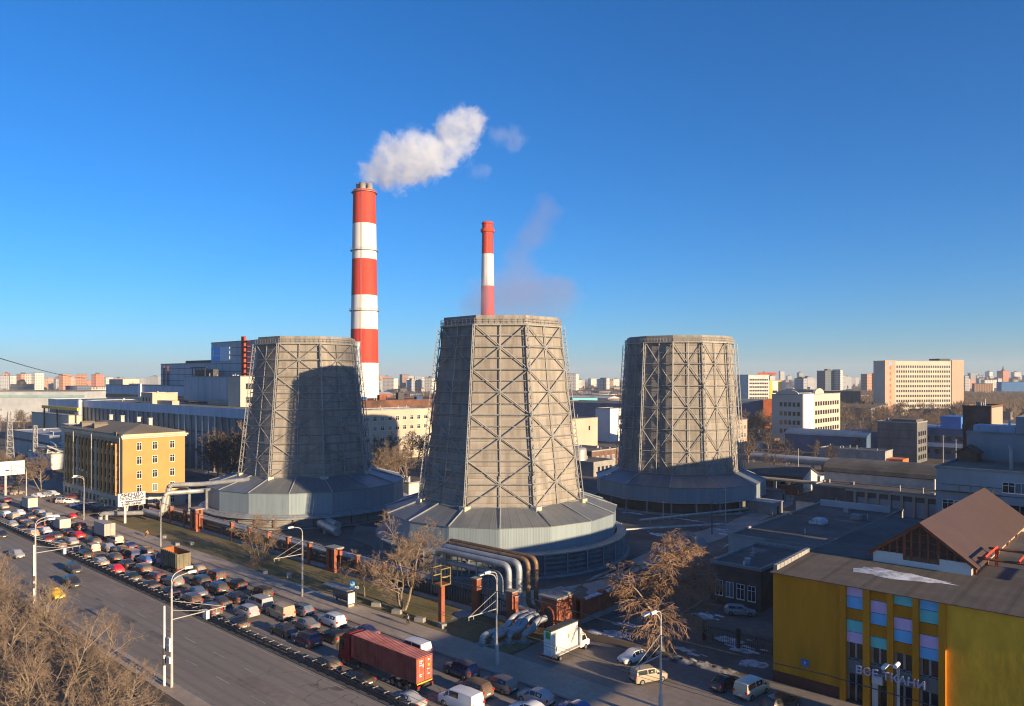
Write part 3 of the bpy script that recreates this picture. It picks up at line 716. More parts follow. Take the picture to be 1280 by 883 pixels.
for u in (34.5, 36.6): mb.tube([(-w+u-3,-d-1.0,h-18),(-w+u-3,-d-1.0,h+2.2)], .55, 8)
for z in range(8): mb.box(-w+33.8, -w+37.3, -d-1.8, -d-.2, h-17+z*2.4, h-16.8+z*2.4)
mb.tube([(-w+36.6,-d-1,h-18),(-w+40,-d-1,h-21),(-w+44,-d-1,h-21)], .7, 8); mb.build('red_duct', 'duct_red', t)
for x in (-w+3, -w+18, -w+29, w-6): MB().tube([(x,-d+2,h),(x,-d+2,h+2.4)], .12, 6).build('lightning_rod', 'steel', t)
t, w, d, h = block('turbine_hall', 'lower pale block in front of the tall boiler house', -356, -296, 162, 171.5, 36.2, 'sheet_bluegrey', 'roof_felt')
MB().box(-w, w, -d-.3, -d-.01, 22, 25).build('window_band', 'glass_dark', t)
MB().box(w-13, w-12.3, -d-.8, -d-.02, 20, h-1).build('red_duct', 'duct_red', t)
mb = MB(); 
for u in span(-w+5, -w+21, 5): mb.beam((u,-d+1,h),(u,-d+1,h+4.5),.3)
mb.box(-w+5, -w+21, -d+.8, -d+1.1, h+4.2, h+4.7); mb.box(-w+4, -w+22, -d+3.5, -d+6, h, h+3.5); mb.build('roof_crane', 'steel_dark', t)
t, w, d, h = block('switch_house', 'blue grey power station block left of the boiler house', -424, -349.3, 180, 216, 43.2, 'sheet_bluegrey', 'roof_felt')
MB().box(-w+28, -w+58, -d+1, -d+8, h, h+1.6).build('roof_plant', 'steel_dark', t); MB().box(w-17, w-.3, -d+2, -d+20, h, h+5.5).build('roof_plant', 'concrete_dark', t)
for z in span(4, h-1, 12): MB().box(-w-.05, w+.05, -d-.12, -d-.01, z, z+.25).build('panel_joint', 'concrete_dark', t)
for u in (-w+5, -w+10): MB().tube([(u,-d-.5,8),(u,-d-.5,h-1)], .35, 6).build('red_duct', 'steel_rust', t)
MB().box(-w+6, -w+40, -d-2.5, -d-.1, 27, 31).build('pipe_gallery', 'concrete_dark', t)
t, w, d, h = block('pump_house', 'low blue shed stretching left from the power station', -470, -356.5, 168, 179.8, 31.6, 'sheet_blue', 'roof_felt')
MB().box(-w, w, -d-.2, -d-.01, h-7, h-5).build('window_band', 'glass_dark', t); MB().box(w-66, w-63, -d-.8, -d, 0, h+1).build('stair_column', 'frame_white', t)
MB().box(-w+2, -w+22, -d+1, -d+10, h, h+3.4).build('roof_plant', 'cream_white', t)
t, w, d, h = block('stair_tower', 'cream stair tower with two dark windows beside the left cooling tower', -291, -281, 150.5, 163, 36.3, 'cream_white', 'roof_felt')
windows(t, 'E', (-1.5,), (h-10.5, h-5), 5, 2.3, 'dark', w)
t, w, d, h = block('workshop', 'small ochre flat roofed hut on the ground before the power station', -348, -336, 139, 150, 29, 'cream_wall', 'roof_felt', cap='cream_wall')
windows(t, 'S', span(-w+1, w-1, 3), (h-3.4,), 1.6, 1.6, 'dark', -d)

# --- far-left yard
t, w, d, h = block('office_block', 'bright blue two tone yard building left of the yellow office', -352, -300, 113, 128, 11.5, 'blue_wall', 'roof_pale', cap='blue_wall')
windows(t, 'S', span(-w+1, w-1, 12), (2.2, 6.4), 1.8, 1.8, 'cross', -d)
t, w, d, h = block('silo_house', 'white windowless block tower between yard sheds at the left', -364, -354, 112, 125, 15.5, 'white_block', 'roof_pale')
t, w, d, h = block('storage_shed', 'long pale roofed shed with grey blue wall at the left edge', -420, -366, 108, 128, 10.5, 'grey_wall', 'roof_pale')
MB().box(-w, w, -d-.2, -d-.01, 6.5, 7.5).build('dark_band', 'trim_dark', t)
block('storage_shed', 'plain cream shed end showing above the pale roofed shed at the left edge', -470, -412, 130, 135.5, 17, 'cream_white', 'roof_pale')
t = thing('bridge_crane', 'long yellow crane girder on trestle legs in the left yard', 'crane', (-425, 128, 0))
MB().box(-22, 30, .2, 1.6, 20, 21.4).build('girder', 'yellow_paint', t)
for x in (-20, 0, 26): MB().beam((x,.9,0),(x,.9,20),.6).build('leg', 'steel_dark', t)
t, w, d, h = block('pipe_works', 'tangle of pipes and tanks on a low plant building in the left yard', -352, -329, 96, 108, 6, 'white_block', 'roof_felt')
r = random.Random(5)
for i in range(9):
    z = h+.6+i*.35; MB().tube([(-w+r.uniform(0,4), r.uniform(-d,d), z), (w-r.uniform(0,6), r.uniform(-d,d), z+.2), (w-r.uniform(0,6), r.uniform(-d,d), h)], .28, 8).build('pipe', 'pipe_wrap', t)
def pylon(label, px, py, H_, w0, w1):
    t = thing('lattice_mast', label, 'mast', (*W(px, py), 0))
    for sx, sy in ((1,1),(1,-1),(-1,-1),(-1,1)): MB().beam((sx*w0,sy*w0,0),(sx*w1,sy*w1,H_),.15).build('leg', 'pole', t)
    mb = MB(); n = int(H_/2.2)
    for i in range(n):
        a = w0+(w1-w0)*i/n; b = w0+(w1-w0)*(i+1)/n; z0, z1 = H_*i/n, H_*(i+1)/n
        for (ax, ay), (bx, by) in (((1,1),(1,-1)),((1,-1),(-1,-1)),((-1,-1),(-1,1)),((-1,1),(1,1))):
            mb.beam((ax*a,ay*a,z0),(bx*b,by*b,z1),.07); mb.beam((bx*a,by*a,z0),(ax*b,ay*b,z1),.07); mb.beam((ax*b,ay*b,z1),(bx*b,by*b,z1),.1)
    mb.build('bracing', 'pole', t)
pylon('tall lattice mast in the left yard near the edge of the picture', 12, 590, 23, 1.5, .45)
pylon('lattice mast close beside the white block tower in the left yard', 44, 592, 18, .9, .5)

# --- between the towers
t, w, d, h = block('office_block', 'pale four storey block half in tower shadow between the left and central towers', -275, -259, 192, 233, 21.8, 'cream_wall', 'snow')
windows(t, 'E', span(-d+2, d-2, 9), (3.2, 8.2, 13.0, 17.2), 2.0, 1.9, 'cross', w)
t, w, d, h = block('warehouse', 'rust brown roofed warehouse behind the pale four storey block', -330, -292, 200, 290, 24.5, 'rust_roof', 'rust_roof', cap='rust_roof')
for i in range(8): MB().box(-w+4+i*4, -w+6+i*4, -d+5+i*9, -d+9+i*9, h, h+1.5+i % 3).build('roof_vent', ('cab_blue','steel_rust','steel_dark')[i % 3], t)
t, w, d, h = block('machine_shop', 'cream workshop with two tall windows between the central and right towers', -240, -219.5, 277, 308, 15.8, 'cream_wall', 'roof_felt')
windows(t, 'E', (-d+9,), (2.5, 8), 2.0, 4.0, 'dark', w); windows(t, 'E', (d-7,), (10,), 1.2, 2.2, 'dark', w)
MB().box(-w, w, -d-9, -d, 0, 9).build('lean_to', 'cream_wall', t)
t, w, d, h = block('lift_shaft_block', 'tall white block with a shaded grey side left of the right cooling tower', -250, -240, 348.7, 366, 18.4, 'white_paint', 'roof_felt')
windows(t, 'E', (2,), (7, 12), 3.5, 2.4, 'dark', w)
t, w, d, h = block('warehouse', 'dark blue warehouse wall behind the cream workshop', -345, -262, 420, 460, 18.5, 'blue_wall', 'roof_felt')
t = thing('storage_tank', 'pale cylindrical tank at the foot of the cream workshop', 'tank', (*W(723.5, 592), 0)); 
MB().lathe([(3.0,0),(3.0,9),(2.6,9.6),(.2,10.2)], 24, capt=True).build('shell', 'pipe_wrap', t, True); MB().lathe([(3.06,4.3),(3.06,4.6)], 24).build('band', 'steel', t)
t, w, d, h = block('transformer_house', 'small dark industrial hut with pipes beside the pale tank', -196, -176, 243, 262, 6.5, 'brick_brown', 'roof_felt')
windows(t, 'S', span(-w+1, w-1, 4), (2.5,), 1.6, 1.8, 'pale', -d); windows(t, 'E', span(-d+2, d-2, 4), (2.5,), 1.6, 1.8, 'pale', w)
t, w, d, h = block('transformer_house', 'low flat roofed hut left of the right tower skirt', -178, -160, 222, 236, 5, 'concrete', 'roof_felt')
windows(t, 'E', span(-d+2, d-2, 4), (1.8,), 1.4, 1.6, 'dark', w)
t, w, d, h = block('substation', 'white electrical cabinet group beside the skirt of the left tower', *(lambda p: (p[0]-2, p[0]+2, p[1]-2, p[1]+2))(W(512, 622)), 4.5, 'white_block', 'roof_felt')
for x in (-1.2, 0, 1.2): MB().tube([(x,-1,h),(x,-1,h+2)], .15, 8).build('insulator', 'frame_white', t)

# --- right middle ground
t, w, d, h = block('brick_workshop', 'brown brick workshop with a wide dark felt roof left of the yellow fabric shop', -57, -48.6, 111, 128.3, 6.4, 'brick_brown', 'roof_felt')
windows(t, 'S', span(-w+.6, w-.6, 4), (1.4,), 1.3, 2.4, 'cross', -d)
MB().box(-w+3, -w+3.9, -1, 0, h+.03, h+.6).build('roof_vent', 'concrete', t); MB().tube([(w-3,-d+.6,h),(w-3,-d+.6,h+.9)], .18, 8).build('roof_pipe', 'frame_white', t)
t, w, d, h = block('flat_workshop', 'larger dark roofed workshop with arched windows behind the brick workshop', -62.5, -46, 128.6, 178, 7.2, 'grey_wall', 'roof_felt')
windows(t, 'E', span(-d+7, d-3, 8), (1.6,), 2.2, 3.6, 'dark', w)
MB().prism([(-1.4,h),(1.4,h),(1.4,h+.5),(.8,h+1.0),(-.8,h+1.0),(-1.4,h+.5)], -4, -1.2).build('skylight', 'snow', t)
MB().box(3.2, 5, 6, 8, h+.03, h+1.0).build('roof_vent', 'concrete', t); MB().box(-w+1, w-1, d-6, d-5.5, h, h+1.4).build('roof_vent', 'roof_pale', t)
t, w, d, h = block('garage_row', 'row of low garages with light pilasters behind the dark workshop', -78, -44, 212, 222, 6, 'concrete_dark', 'roof_felt')
for u in span(-w+10, w-1, 8): MB().box(u-.35, u+.35, -d-.5, -d-.02, 0, h-.6).build('pilaster', 'cream_wall', t)
for u in span(-w+12, w-2, 7): MB().box(u-1.4, u+1.4, -d-.12, -d-.01, 0, 4).build('garage_door', 'grey_wall', t)
MB().box(-w+9, w, -d-.6, -d-.02, h-.6, h-.1).build('beam', 'cream_wall', t)
def vault(name, label, x0, x1, y0, y1, ze, zr, wall, roof, cat='building'):
    t = thing(name, label, cat, ((x0+x1)/2, (y0+y1)/2, 0)); w, d = (x1-x0)/2, (y1-y0)/2
    arc = [(-d*math.cos(PI*i/10), ze+(zr-ze)*math.sin(PI*i/10)) for i in range(11)]
    mb = MB().prism([(-d,-.3)]+[(d,-.3)]+arc[::-1], -w, w); mb.v = [(y, x, z) for x, y, z in mb.v]; mb.f = [tuple(reversed(f)) for f in mb.f]; mb.build('wall', wall, t)
    o = [(y*1.03, z+.05) for y, z in arc]; o2 = [(y*1.05, z+.25) for y, z in arc]
    mb = MB().prism(o+o2[::-1], -w-.3, w+.3); mb.v = [(y, x, z) for x, y, z in mb.v]; mb.build('roof', roof, t); return t, w, d
t, w, d = vault('curved_hall', 'white walled hall under a dark curved roof beside the grey block at right', -79, -36, 224, 240, 8.6, 11.8, 'white_block', 'roof_felt')
MB().tube([(w-14,-d-.6,0),(w-14,-d-.6,9)], .25, 8).build('flue', 'frame_white', t)
t, w, d = gable('long_shed', 'long low shed with a sunlit gable end right of the right cooling tower', -128, -89, 234, 246, 5.0, 7.2, 'concrete_dark', 'roof_felt', 'x')
MB().prism([(-d+.1,-.2),(d-.1,-.2),(d-.1,5),(0,7.1),(-d+.1,5)], w+.01, w+.12); 
mb = MB().prism([(-d+.1,0),(d-.1,0),(d-.1,4.8),(0,6.9),(-d+.1,4.8)], w+.01, w+.1); mb.v = [(y, x, z) for x, y, z in mb.v]; mb.f = [tuple(reversed(f)) for f in mb.f]; mb.build('gable_wall', 'white_block', t)
windows(t, 'S', span(-w+2, w-2, 12), (1.6,), 1.4, 1.8, 'dark', -d)
t = thing('pipe_bridge', 'thick grey pipe carried on trestles across the works right of the right tower', 'pipe bridge', (-115, 275, 0))
MB().tube([(-32,0,6),(27,0,6)], 1.3, 12).build('pipe', 'grey_wall', t, True)
for x in (-28, -14, 0, 14, 25): MB().box(x-.3, x+.3, -.8, .8, 0, 4.8).build('trestle', 'concrete', t)
t = thing('pipe_bridge', 'low rusty pipe rack in front of the long shed', 'pipe bridge', (-95, 222, 0))
mb = MB().tube([(-12,0,5.2),(30,0,5.2)], .5, 8).tube([(-12,1.2,5.2),(30,1.2,5.2)], .4, 8); mb.build('pipe', 'cream_wall', t)
for x in (-10, 2, 14, 26): MB().box(x-.3, x+.3, 0, 1.2, 0, 4.8).build('trestle', 'concrete', t)
t, w, d, h = block('storage_house', 'concrete store with one sunlit end and an orange annex', -112, -87, 312, 322, 7.2, 'concrete', 'roof_felt')
MB().box(w+.02, w+6, -d+1, d-1, 0, 4.6).build('annex', 'orange_paint', t)
t, w, d = vault('blue_hangar', 'big dark blue hangar with a rounded roof beyond the pipe bridge', -148, -110, 366, 388, 8.0, 10.2, 'blue_wall', 'blue_wall')
t, w, d, h = block('concrete_frame_building', 'dark stained concrete block with a weathered sunlit end right of the blue hangar', -99.4, -84, 345.5, 362, 17, 'concrete_dark', 'roof_felt')
windows(t, 'E', span(-d+1.5, d-1.5, 4), (1.5, 4.8, 8.1, 11.4), 2.2, 1.8, 'dark', w); MB().box(-w+5, w-1, -d+3, d-2, h, h+1.2).build('roof_plant', 'roof_felt', t)
for z in (3.4, 6.8, 10.2, 13.6): MB().box(-w-.04, w+.02, -d-.06, -d-.01, z, z+.12).build('panel_joint', 'trim_dark', t)
# grey blue works block at the right edge
t, w, d, h = block('works_block', 'grey panel works building with window rows at the right edge behind the gabled hall', -35, 12, 157, 177, 19.2, 'grey_wall', 'roof_tan')
windows(t, 'S', span(-w+1, -w+9, 4), (11.6,), 1.9, 1.9, 'cross', -d); windows(t, 'S', span(-w+10.5, -w+18, 4), (15.6,), 1.9, 1.9, 'cross', -d)
windows(t, 'S', span(-w+11, -w+28, 8), (11.6,), 1.9, 1.9, 'dark', -d); windows(t, 'S', span(-w+1, -w+28, 11), (7.5, 3.5), 1.9, 1.9, 'cross', -d)
MB().box(-w+18.5, w, -d+.02, d+1.0, h, h+11.5).build('upper_storey', 'grey_wall', t)  # unseen raised part, added past the right edge to shade the right tower
for z in (6.5, 10.6, 14.9): MB().box(-w-.05, w, -d-.1, -d-.01, z, z+.15).build('panel_joint', 'concrete_dark', t)
mb = MB()
for u in span(-w+3, -w+10, 4): mb.beam((u,-d-.3,15.2),(u,-d-.3,16.4),.08)
mb.box(-w+1, -w+10.5, -d-.35, -d-.28, 16.3, 16.4).box(-w+1, -w+10.5, -d-.6, -d-.01, 15.05, 15.2); mb.build('balcony_rail', 'steel_dark', t)
for x, y, hh in ((-9,-4,4),(-4,-6,3.2),(2,-3,3.5)): MB().tube([(-w+20+x,y,h),(-w+20+x,y,h+hh)], .35, 8).lathe([(.55,h+hh),(.2,h+hh+.6)], 8, cx=-w+20+x, cy=y).build('roof_vent', 'galv', t)
gable_t, w, d = gable('roof_hut', 'little brown roofed hut on the grey works block', -34.6, -31, 172, 176, 21.0, 22.2, 'brick_brown', 'roof_brown', 'y'); gable_t.location.z = 0
t, w, d, h = block('works_block', 'taller stained grey block above the works building at the right edge', -34, 14, 178, 196, 24.6, 'grey_wall', 'roof_felt')
MB().box(-w+8.5, w, -d+.02, d, h, h+3.6).build('upper_storey', 'grey_wall', t)
MB().box(-w+1, -w+8.3, -d+1, -d+7, h, h+1.6).build('roof_plant', 'sheet_blue', t)
for x, y, hh in ((-15,2,3.8),(-13.6,2,4.6),(-12.2,2.4,4.2),(-18,1,2.5)): MB().tube([(x,y,h),(x,y,h+hh)], .12, 6).box(x-.2, x+.2, y-.35, y-.1, h+hh-1.8, h+hh).build('antenna', 'frame_white', t)
t, w, d, h = block('works_block', 'brown block with an orange lit end behind the grey works roof', -39, -33.4, 200, 214, 29.2, 'brick_brown', 'roof_felt', cap='brick_brown')
MB().box(w+.01, w+.12, -d+.2, d-.2, h-5, h-.2).build('end_wall', 'pink_wall', t)
# cream and white office with curved gable
t, w, d, h = block('office_block', 'white and mint four storey office with an arched parapet beyond the hangar', -172, -155, 407, 466, 26.5, 'cream_white', 'roof_pale')
windows(t, 'E', span(-d+18, d-2, 10), (5.5, 10.2, 15, 20), 2.9, 2.5, 'bare', w); windows(t, 'S', span(-w+4, w-1, 5), (5.5, 10.2, 15, 20), 1.6, 2.4, 'bare', -d)
arc = [(-7*math.cos(PI*i/8), 3.0*math.sin(PI*i/8)) for i in range(9)]
mb = MB().prism([(u, h+.36+z) for u, z in arc], w-1.2, w+.1); mb.v = [(y, x-d+25, z) for x, y, z in mb.v]; mb.build('arched_parapet', 'cream_white', t)
mb = MB().prism([(u*.9, h+.36+z*.8) for u, z in arc], -d-.1, -d+1); mb.build('arched_parapet', 'cream_white', t)
MB().box(w+.01, w+.5, -d+.1, -d+15, 0, h+.5).build('stair_bay', 'white_paint', t)
# nine storey slab
c_ = at_depth(1148, 472, 720); L_ = 42; ANG = R(-38)
t, w, d, h = block('office_slab', 'nine storey pinkish office slab with long window rows standing alone at right', c_.x-8, c_.x+8, c_.y-L_, c_.y+L_, 51.5, 'cream_white', 'roof_felt', rz=ANG)
MB().box(w-.01, w+.6, -d+.1, -d+11, 0, h+.6).build('stair_bay', 'pink_wall', t); MB().box(w-.01, w+.6, d-13, d-.1, 0, h+1.2).build('stair_bay', 'pink_wall', t)
MB().box(-w, w-2, d-24, d-13, h, h+2.4).build('roof_plant', 'trim_dark', t)
windows(t, 'E', span(-d+12, d-14, 24), [3.5+i*4.6 for i in range(10)][::-1], 1.7, 2.4, 'bare', w)
for i in range(7): MB().box(w+.61, w+.7, -d+5, -d+6.6, h-8-i*5.5, h-5-i*5.5).build('sign_letter', 'orange_paint', t)
MB().box(w+.61, w+.72, -d+4.2, -d+7, h-3.6, h-1.6).build('sign_letter', 'sign_blue', t)
# blue office at the right
t, w, d, h = block('office_block', 'blue and white office with a bright blue roof box at the far right', -98, -20, 372, 400, 13.5, 'blue_wall', 'roof_pale', cap='blue_bright')
windows(t, 'S', span(-w+1, w-1, 18), (2.4, 8.0), 2.4, 2.2, 'bare', -d); MB().box(-w+1, w-1, -d-.15, -d-.01, 5.4, 7.2).build('white_band', 'white_paint', t)
MB().box(-w+16, -w+24, -d+4, d-6, h, h+5.2).build('roof_plant', 'blue_bright', t); MB().box(-w+25, -w+52, -d+6, d-8, h, h+2.2).build('roof_plant', 'white_paint', t)
# orange brick house with hipped roof
t, w, d, h = block('brick_house', 'orange brick house with a hipped brown roof right of the right tower', -181, -163, 338, 356, 15, 'pink_wall', 'roof_brown')
mb = MB(); q = [(-w-.6,-d-.6,h+.36),(w+.6,-d-.6,h+.36),(w+.6,d+.6,h+.36),(-w-.6,d+.6,h+.36)]; a = (0,0,h+4.2)
for i in range(4): mb.quad([q[i], q[(i+1) % 4], a])
mb.build('hipped_roof', 'roof_brown', t)
windows(t, 'E', span(-d+1, d-1, 5), (2.5, 6.5, 10.5), 1.7, 2.2, 'cross', w); windows(t, 'S', span(-w+1, w-1, 5), (2.5, 6.5, 10.5), 1.7, 2.2, 'cross', -d)
# pale offices nearer the skyline
def rot_block(name, label, px, py_top, Z, wpx, depth, wall, cat='building', rz=-40, rows=None, color=None, group=None):
    c = at_depth(px, py_top, Z); wid = wpx*Z/940/math.cos(R(41.97+rz)) if False else wpx*Z/940
    t, w, d, h = block(name, label, c.x-depth/2, c.x+depth/2, c.y-wid/2, c.y+wid/2, c.z, wall, 'roof_felt', cat, group, rz=R(rz), color=color)
    return t, w, d, h
t, w, d, h = rot_block('office_block', 'pale office with a pink rooftop sign near the skyline right of the right tower', 941, 469, 760, 26, 30, 'white_block', rz=-44)
MB().box(w-1, w-.3, -d+10, d+8, h, h+2.4).build('roof_sign', 'duct_red', t); windows(t, 'E', span(-d+1, d-1, 11), [4+i*3.6 for i in range(9)], 1.5, 1.7, 'bare', w)
t, w, d, h = rot_block('office_block', 'white low office with two yellow stripes near the skyline', 966, 476, 780, 26, 14, 'white_paint', rz=-46)
for y in (-d+5, d-7): MB().box(w+.01, w+.4, y, y+2.6, 0, h).build('stripe', 'yellow_paint', t)
for z in (8, 14, 20): MB().box(w+.01, w+.2, -d+8, d-9, z, z+2.6).build('window_band', 'glass_dark', t)
t, w, d, h = rot_block('warehouse', 'dark shed with an orange lit gable right of the right tower', 937, 500, 560, 44, 26, 'blue_wall', rz=-75)
MB().box(-3, w+9, d+.02, d+12, 0, h+1).build('annex', 'orange_paint', t)

t, w, d, h = block('works_block', 'plain grey works block hidden behind the gabled hall beyond the right edge', -13, 10, 137.6, 156.4, 17.5, 'grey_wall', 'roof_felt')  # added out of view to keep the sun off the workshop roofs
windows(t, 'S', span(-w+1, w-1, 6), (4, 9, 13), 1.9, 1.9, 'cross', -d)

r = random.Random(19)
def roof_kit(t, w, d, h, n):
    for i in range(n):
        x, y = r.uniform(-w+1.5, w-1.5), r.uniform(-d+1.5, d-1.5); k = r.randrange(3)
        if k == 0: MB().box(x-.5, x+.5, y-.4, y+.4, h+.03, h+r.uniform(.5,1.1)).build('roof_vent', r.choice(['galv','concrete','pole']), t)
        elif k == 1: MB().tube([(x,y,h),(x,y,h+r.uniform(.8,1.8))], .14, 8).build('roof_pipe', 'pole', t)
        else: MB().box(x-r.uniform(1,2.5), x+r.uniform(1,2.5), y-r.uniform(.6,1.6), y+r.uniform(.6,1.6), h+.031, h+.045).build('roof_patch', r.choice(['roof_felt','asphalt_old','concrete_dark']), t)
for o in list(COL.objects):
    if o.get('category') == 'building' and o.type == 'EMPTY' and any(c.name.startswith('roof') for c in o.children):
        wl = next((c for c in o.children if c.name.startswith('wall')), None); rf = next((c for c in o.children if c.name.split('.')[0] == 'roof'), None)
        if not wl or len(wl.data.vertices) != 8 or any(c.name.startswith('hipped') for c in o.children): continue
        w_, d_, h_ = max(v.co.x for v in wl.data.vertices), max(v.co.y for v in wl.data.vertices), max(v.co.z for v in wl.data.vertices)+.02
        if o.location.x > 5 or o.location.length > 420: continue
        roof_kit(o, w_, d_, h_, 9 if w_*d_ > 60 else 3)
# --- the fabric shop in front at right
X = lambda px: on_y(px, 87.2)
FX0, FX1, FY, FZ = X(966.5), 5.0, 87.2, 13.3
t = thing('fabric_shop', 'yellow fabric shop with a grid of lilac, blue and teal panels and a sign', 'shop', (0, 0, 0))
PX = [1050.8,1057.8,1079.6,1087.6,1109.7,1117,1141.5,1149,1174,1183]
xs = [X(p) for p in PX]
MB().box(FX0, xs[0], FY, FY+12, 1.25, FZ-.4).build('wall', 'olive_yellow', t)
MB().box(xs[9], FX1, FY-.0, FY+12, 1.25, FZ-.4).build('wall', 'olive_plaster_sunlit', t)
MB().box(xs[0], xs[9], FY+.9, FY+12, 0, FZ-.4).build('wall', 'olive_yellow', t)
MB().box(FX0-.03, xs[0], FY-.06, FY+11.9, 0, 1.25).build('plinth', 'maroon_base', t)
MB().box(xs[9], FX1, FY-.06, FY+11.9, 0, 1.25).build('plinth', 'maroon_base', t)
MB().box(FX0-.05, FX1, FY+12.01, FY+46, 0, FZ-.6).build('rear_wing', 'brick_brown', t)
for a, b in ((0,1),(2,3),(4,5),(6,7),(8,9)):
    MB().box(xs[a]+.003, xs[b]-.003, FY-.36, FY+.9, 0, FZ-.45).build('pilaster', 'olive_yellow', t)
rows = [(729.8,746.8),(746.8,761.9),(761.9,776.3),(776.3,791.3),(791.3,805)]
Zf = FY/(.6688*(1068-640)/940+.7435)
zrow = [CAMH-(a-472)*Zf/940 for a in (729.8,746.8,761.9,776.3,791.3,805,826,843.6,866)]
zrow[0] = FZ-.5
cols = [((1,2),'lilac blue yellow teal lilac'),((3,4),'yellow lilac blue yellow teal'),((5,6),'teal yellow lilac blue yellow'),((7,8),'blue teal yellow lilac blue')]
cm = {'lilac':'panel_lilac','blue':'panel_blue','teal':'panel_teal','yellow':'olive_yellow'}
M['spandrel'] = corrugated('spandrel', (.16,.19,.20), freq=5, axis='X', v=.12, depth=.04)
for (a, b), cc in cols:
    x0, x1 = xs[a]+.004, xs[b]-.004
    for i, c in enumerate(cc.split()):
        MB().box(x0, x1, FY+.22, FY+.88, zrow[i+1]+.03, zrow[i]-.03).build('facade_panel', cm[c], t)
    z0, z1 = zrow[6], zrow[5]-.05
    MB().box(x0, x1, FY+.6, FY+.86, z0, z1).build('window', 'glass_dark', t)
    mb = MB().box(x0, x0+.22, FY+.45, FY+.6, z0, z1); m_ = (x0+x1)/2
    mb.box(m_-.12, m_+.12, FY+.45, FY+.6, z0, z1).box(x0+.22, x1, FY+.45, FY+.6, z0, z0+.12); mb.build('window_frame', 'steel', t)
    MB().box(x0, x1, FY+.3, FY+.85, zrow[7], zrow[6]-.03).build('spandrel', 'spandrel', t)
    if a != 3:
        MB().box(x0, x1, FY+.6, FY+.86, zrow[7]-3.0, zrow[7]-.04).build('window', 'glass_dark', t)
        mb = MB().box(m_-.1, m_+.1, FY+.45, FY+.6, zrow[7]-3.0, zrow[7]-.05).box(x0, x0+.2, FY+.45, FY+.6, zrow[7]-3, zrow[7]-.05); mb.build('window_frame', 'steel', t)
        MB().box(x0, x1, FY+.2, FY+.85, 0, zrow[7]-3.05).build('plinth', 'maroon_base', t)
    else:
        MB().box(x0+.9, x1-.3, FY+.65, FY+.86, 0, 2.4).build('door', 'trim_dark', t); MB().box(x0+.1, x0+.7, FY+.3, FY+.6, 0, 2.6).build('door_post', 'white_paint', t)
        mb = MB().box(x0+.2, x1-.5, FY-.1, FY+.6, 2.7, 3.6); mb.build('air_conditioner', 'white_paint', t)
# sign letters, on a rail in front of the pilasters
xa, xb = X(1077), X(1152); 
zs_ = CAMH-(848-472)*(FY-.5)/(.6688*(1112-640)/940+.7435)/940
MB().box(xa-.1, xb+.2, FY-.47, FY-.41, zs_+.0, zs_+.1).build('sign_rail', 'steel', t)
text('lettering', 'ВСЕ ТКАНИ', 1.15, 'lilac_letter', t, ((xa+xb)/2, FY-.5, zs_-.30), (PI/2,0,0), .04, sx=1.06, bold=.02)
mb = MB().box(X(1002.5), X(1010.5), FY-.06, FY-.01, 0, 0); xc = X(1006.5); zc = CAMH-(829-472)*(FY/(.6688*366.5/940+.7435))/940
MB().box(xc-.42, xc+.42, FY-.06, FY-.004, zc-.42, zc+.42).build('parking_sign', 'blue_bright', t); text('lettering', 'P', .62, 'white_paint', t, (xc, FY-.065, zc-.22), (PI/2,0,0), .004)
# roof: ribbed felt sloping to the street edge, kerb at its left end
mb = MB().quad([(FX0-.25,FY-.46,FZ-.38),(FX1,FY-.46,FZ-.38),(FX1,FY+12,FZ+.1),(FX0-.25,FY+12,FZ+.1)]).quad([(FX0-.25,FY-.46,FZ-.46),(FX0-.25,FY+12,FZ-.3),(FX1,FY+12,FZ-.3),(FX1,FY-.46,FZ-.46)])
mb.quad([(FX0-.25,FY-.46,FZ-.46),(FX1,FY-.46,FZ-.46),(FX1,FY-.46,FZ-.38),(FX0-.25,FY-.46,FZ-.38)]).quad([(FX0-.25,FY-.46,FZ-.46),(FX0-.25,FY-.46,FZ-.38),(FX0-.25,FY+12,FZ+.1),(FX0-.25,FY+12,FZ-.3)])
M['felt_strip'] = corrugated('felt_strip', (.095,.078,.062), freq=.9, axis='X', rough=.95, v=.3, depth=.03, seam=.45)
mb.build('roof', 'felt_strip', t)
MB().box(FX0-.3, FX1, FY+12.02, FY+46, FZ-.58, FZ-.1).build('rear_roof', 'roof_felt', t)
mb = MB()
for i in range(10): mb.box(FX0-.3, FX0+.15, FY+.8+i*1.1, FY+1.82+i*1.1, FZ-.35+i*.045, FZ+.28+i*.03)
mb.build('roof_kerb', 'concrete', t)
MB().quad([(FX0+15.2+.2, FY-.47, 1),(FX0+15.5,FY-.47,1),(FX0+15.5,FY-.47,1.1)])
mb = MB(); r = random.Random(8); pts = []
for i in range(26):
    a = 2*PI*i/26; pts.append((FX0+12.2+5.6*math.cos(a)*(1+r.uniform(-.2,.2)), FY+6.9+(1.5-.9*math.cos(a))*math.sin(a)*(1+r.uniform(-.25,.25))))
c = (FX0+12.2, FY+6.9, FZ+.3); b = len(mb.v); mb.v += [(x, y, FZ-.38+(y-FY+.46)*.48/12.46+.015) for x, y in pts]+[c]
for i in range(26): mb.f.append((b+i, b+(i+1) % 26, b+26)); mb.m.append(0)
tag(mb.build('roof_snow', 'snow', smooth=True), 'white strip of old snow melting on the fabric shop roof', 'snow', kind='stuff')
